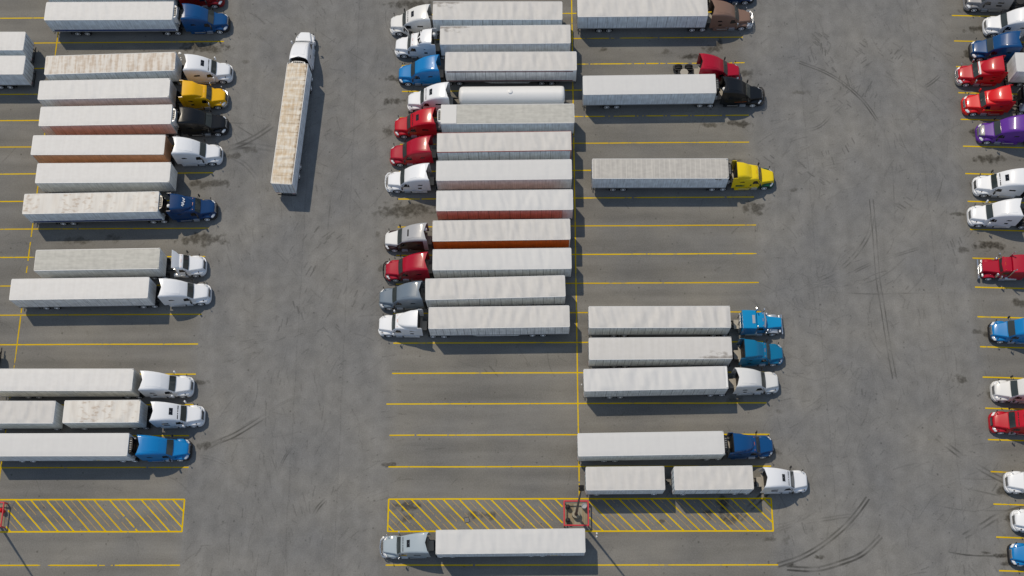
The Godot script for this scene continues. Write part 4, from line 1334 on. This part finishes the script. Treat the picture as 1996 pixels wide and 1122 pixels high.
	tractor({"x": -17.747, "z": -60.386, "a": -179.988, "gap": 6.04, "label": "white tractor with a white bull bar, parked next to the crimson tractor", "body": "white", "guard": "white", "two_windows": true})
	trailer({"x": -11.625, "z": -56.499, "a": 180.235, "label": "wavy white roofed trailer with coral pink sides standing without a tractor", "roof": "white", "side": "coral", "seams": 13, "tail_side": "white", "wave": 0.024, "parked": true})
	trailer({"x": -11.987, "z": -52.683, "a": 180.505, "label": "wavy roofed trailer with deep orange sides behind the silver and maroon tractor", "roof": "warm", "side": "orange", "wave": 0.028})
	tractor({"x": -17.841, "z": -52.731, "a": 179.66, "gap": 5.854, "label": "tractor with white hood, silver roof and dark maroon sides", "body": "maroon", "roof": "silver", "hood": "offwhite", "vent": true, "ball": true})
	trailer({"x": -11.906, "z": -49.084, "a": 180.365, "label": "white trailer with narrow side panels behind the crimson tractor with a black bull bar", "roof": "white", "side": "grey", "seams": 20, "wave": 0.014})
	tractor({"x": -17.634, "z": -48.913, "a": -178.476, "gap": 5.73, "label": "crimson tractor with a black bull bar", "body": "crimson", "guard": "black"})
	trailer({"x": -12.666, "z": -45.452, "a": 181.259, "label": "wavy roofed white trailer behind the slate grey tractor, slightly skewed", "roof": "warm", "side": "grey", "seams": 13, "wave": 0.03})
	tractor({"x": -18.237, "z": -45.389, "a": -179.271, "gap": 5.571, "label": "slate grey tractor between the crimson and the white one", "body": "slate"})
	trailer({"x": -12.216, "z": -41.987, "a": 180.55, "label": "wavy roofed white trailer with narrow panels and side skirt behind a white teardrop-fairing tractor", "roof": "warm", "side": "white", "seams": 20, "wave": 0.026, "skirt": true})
	tractor({"x": -18.194, "z": -42.09, "a": 179.221, "gap": 5.978, "label": "white tractor with a teardrop roof fairing, next to the slate grey tractor", "body": "white", "style": "dome", "two_windows": true, "body_mirror": true})
	trailer({"x": -10.867, "z": -16.609, "a": 180.531, "label": "white trailer with a small yellow and red emblem behind the ice blue tractor", "roof": "white", "side": "cool", "seams": 0, "wave": 0.016, "logo": [4, "p_lemon", "p_darkred", -12.2, 1.75, -1], "tandem": 4.6})
	tractor({"x": -16.843, "z": -16.47, "a": -178.777, "gap": 5.977, "label": "ice blue tractor with a chrome bull bar and dark sunroof", "body": "ice", "style": "sun", "guard": "chrome", "chrome": true})
	trailer({"x": 21.677, "z": -82.366, "a": -0.029, "label": "off-white streaky roofed trailer with large grey side panels behind the brown tractor", "roof": "warm", "side": "cool", "seams": 13, "wave": 0.022, "tandem": 2.8})
	tractor({"x": 27.392, "z": -82.48, "a": 0.984, "gap": 5.716, "label": "brown tractor with a chrome bull bar", "body": "brown", "guard": "chrome", "stack": true, "two_windows": true, "chrome": true})
	trailer({"x": 22.179, "z": -71.707, "a": 0.371, "label": "clean flat white refrigerated trailer behind the black tractor with a bull bar", "roof": "white", "side": "cool", "wave": 0.002, "reefer": "dark", "tandem": 3})
	tractor({"x": 28.189, "z": -71.627, "a": -0.613, "gap": 6.01, "label": "black tractor with a bull bar, white antenna dome and orange pinstripe", "body": "black", "guard": "black", "ball": true, "stack": true, "stripes": [["amber", 1.44, 1.48, 2.1, 3.6]]})
	trailer({"x": 23.101, "z": -60.433, "a": -0.302, "label": "refrigerated trailer with a dirty grey cross-barred roof behind the yellow and green tractor", "roof": "grid", "side": "cool", "wave": 0.004, "nose": 0.3, "reefer": "dark", "tandem": 2.6, "logo": [2, "rail_grey", "rail_grey", -1, 3.7, 1]})
	tractor({"x": 28.906, "z": -60.542, "a": 0.887, "gap": 5.806, "label": "yellow and green tractor with a domed roof fairing", "body": "lemon", "fender": "green", "style": "dome", "dome": "late", "grille": "black", "stripes": [["p_green", 1.28, 1.74, 2.95, 4.86]]})
	trailer({"x": 22.346, "z": -41.99, "a": -0.077, "label": "grey-white heavily rippled roof trailer behind the sky blue long-nosed tractor", "roof": "warm", "side": "grey", "seams": 20, "wave": 0.034})
	tractor({"x": 28.694, "z": -42.057, "a": 0.519, "gap": 6.349, "label": "sky blue long-nosed tractor with chrome fenders and stacks", "body": "sky", "style": "classic", "chrome_fender": true})
	trailer({"x": 22.302, "z": -38.305, "a": 0.165, "label": "smooth pale roofed trailer with narrow panels behind the teal tractor", "roof": "soot", "side": "grey", "seams": 20, "wave": 0.003, "nose": 0.08})
	tractor({"x": 28.52, "z": -38.406, "a": 0.828, "gap": 6.219, "label": "teal tractor with a ridged roof fairing beside the sky blue long-nosed one", "body": "teal", "style": "dome", "two_windows": true, "dome": "wedge"})
	trailer({"x": 21.654, "z": -34.877, "a": 1.03, "label": "rippled white trailer with a raised front strip beside the smooth one of the teal tractor", "roof": "white", "side": "grey", "seams": 13, "wave": 0.026, "roof_edge": true})
	tractor({"x": 27.771, "z": -35.08, "a": 1.784, "gap": 6.12, "label": "white tractor parked beside the teal tractor", "body": "offwhite", "two_windows": true})
	trailer({"x": 20.867, "z": -27.443, "a": 0.777, "label": "smooth ivory roofed refrigerated trailer behind the dark blue tractor next to the twin trailers", "roof": "white", "side": "grey", "wave": 0.002, "reefer": "dark", "nose": 0.1})
	tractor({"x": 26.669, "z": -27.633, "a": 1.722, "gap": 5.805, "label": "dark blue tractor with a teardrop roof outline, beside the white twin-trailer tractor", "body": "deep", "style": "dome"})
	trailer({"x": 14.154, "z": -23.526, "a": 0.385, "L": 8.6, "label": "short rear trailer of a pair parked beside the red guard rail", "roof": "warm", "side": "cool", "seams": 0, "wave": 0.018})
	trailer({"x": 23.826, "z": -23.576, "a": 0.635, "L": 8.6, "label": "short front trailer of a pair, with a patched wavy roof, parked by the striped strip", "roof": "warm", "side": "cool", "seams": 7, "wave": 0.024})
	tractor({"x": 30.228, "z": -23.676, "a": 0.858, "gap": 6.404, "label": "white sunroof tractor pulling two short trailers alongside the striped strip", "body": "white", "style": "sun", "two_windows": true})
	trailer({"x": 58.789, "z": -74.326, "a": 178.053, "label": "white trailer with a tall blank front wall behind the red tractor with a white visor", "roof": "white", "side": "white", "wave": 0.004})
	tractor({"x": 52.686, "z": -74.25, "a": -179.637, "gap": 6.102, "label": "red tractor with a white sun visor above the windshield", "body": "red", "style": "dome", "two_windows": true, "visor": true, "chrome": true})
	trailer({"x": 59.661, "z": -70.37, "a": 178.053, "label": "refrigerated trailer with a dark cooling unit behind the scarlet tractor with a yellow pinstripe", "roof": "white", "side": "cool", "wave": 0.004, "reefer": "dark"})
	tractor({"x": 53.087, "z": -70.188, "a": -178.845, "gap": 6.576, "label": "scarlet tractor with a yellow pinstripe along its side", "body": "scarlet", "style": "dome", "stripes": [["p_lemon", 1.5, 1.56, 2.1, 4.6]], "body_mirror": true})
	tractor({"x": 28.067, "z": -86.189, "label": "dark blue tractor cut by the picture edge, parked beyond the brown tractor", "body": "navy", "a": 0})
	tractor({"x": 25.566, "z": -74.84, "label": "red tractor parked without a trailer, its dual wheels bare", "body": "crimson", "a": -0.4, "gap": 5.85, "bob": true})
	tractor({"x": 54.941, "z": -84.867, "a": 178.05, "label": "grey tractor cut by the picture edge, in the eastern row", "body": "grey", "style": "sun", "two_windows": true, "grille": "black"})
	tractor({"x": 56.983, "z": -81.233, "a": 178.05, "label": "white tractor between the grey tractor and the blue one in the eastern row", "body": "white"})
	tractor({"x": 54.834, "z": -77.808, "a": 178.05, "label": "deep blue tractor between a white tractor and the red one with a white visor", "body": "deep", "ball": true})
	tractor({"x": 54.371, "z": -66.414, "a": 178.05, "label": "purple tractor with a grey cover on its hood front", "body": "purple", "patch": true, "vent": false})
	tractor({"x": 53.179, "z": -59.401, "a": 178.05, "label": "white tractor with a dark sunroof in the eastern row, next to another white tractor", "body": "white", "style": "sun", "grille": "black"})
	tractor({"x": 52.121, "z": -55.519, "a": 178.05, "label": "white tractor without sunroof, between the white sunroof tractor and the long-nosed red one", "body": "white", "two_windows": true, "body_mirror": true})
	tractor({"x": 52.465, "z": -48.788, "a": 178.05, "label": "long-nosed red tractor with tall chrome exhaust stacks", "body": "crimson", "style": "classic"})
	tractor({"x": 52.894, "z": -41.069, "a": 178.05, "label": "blue tractor parked alone with empty stalls on both sides, in the eastern row", "body": "azure"})
	tractor({"x": 52.337, "z": -34.003, "a": 178.05, "label": "white tractor parked directly next to the red sunroof tractor of the eastern row", "body": "offwhite"})
	tractor({"x": 51.68, "z": -30.366, "a": 178.05, "label": "red tractor with a dark sunroof next to a white tractor in the eastern row", "body": "red", "style": "sun", "grille": "black"})
	tractor({"x": 52.563, "z": -23.558, "a": 178.05, "label": "white tractor at the dark skid marks, the one farther from the southern blue tractor", "body": "white"})
	tractor({"x": 52.806, "z": -19.316, "a": 178.05, "label": "white tractor directly beside the southern blue tractor of the eastern row", "body": "white"})
	tractor({"x": 51.999, "z": -15.636, "a": 178.05, "label": "blue tractor at the southern end of the eastern row", "body": "azure"})
	tractor({"x": -15.584, "z": -71.196, "a": -179.808, "gap": 6.284, "label": "white sunroof tractor pulling the white tank trailer", "body": "white", "style": "sun"})
	tank_trailer("smooth white cylindrical tank trailer behind the white sunroof tractor", Vector3(-9.3, 0, -71.22), PI, 13.14, 1.14, M.rail_white)
	tank_trailer("dark low tank trailer cut by the picture edge, backed up to the western spine line", Vector3(-75.05, 0, -38.45), PI, 12.4, .82, M.frame)
	trailer({"x": -29.108, "z": -74.954, "a": 86.193, "label": "trailer with a brown stained roof being driven along the open lane", "roof": "brown", "side": "cool", "seams": 13, "wave": 0.022, "nose": 0.3, "reefer": "white", "grey_doors": true, "tandem": 2.6})
	tractor({"x": -28.98, "z": -80.78, "a": 88.397, "gap": 5.826, "label": "white tractor driving along the open lane with a stained trailer", "body": "white", "body_mirror": true})
	dolly("dark converter dolly between the short trailers beside the red guard rail", 13.234, -23.520, 0.39, 1.79)
	dolly("dark converter dolly between the short trailers next to the bright blue tractor", -55.070, -31.101, -0.16, 1.90)
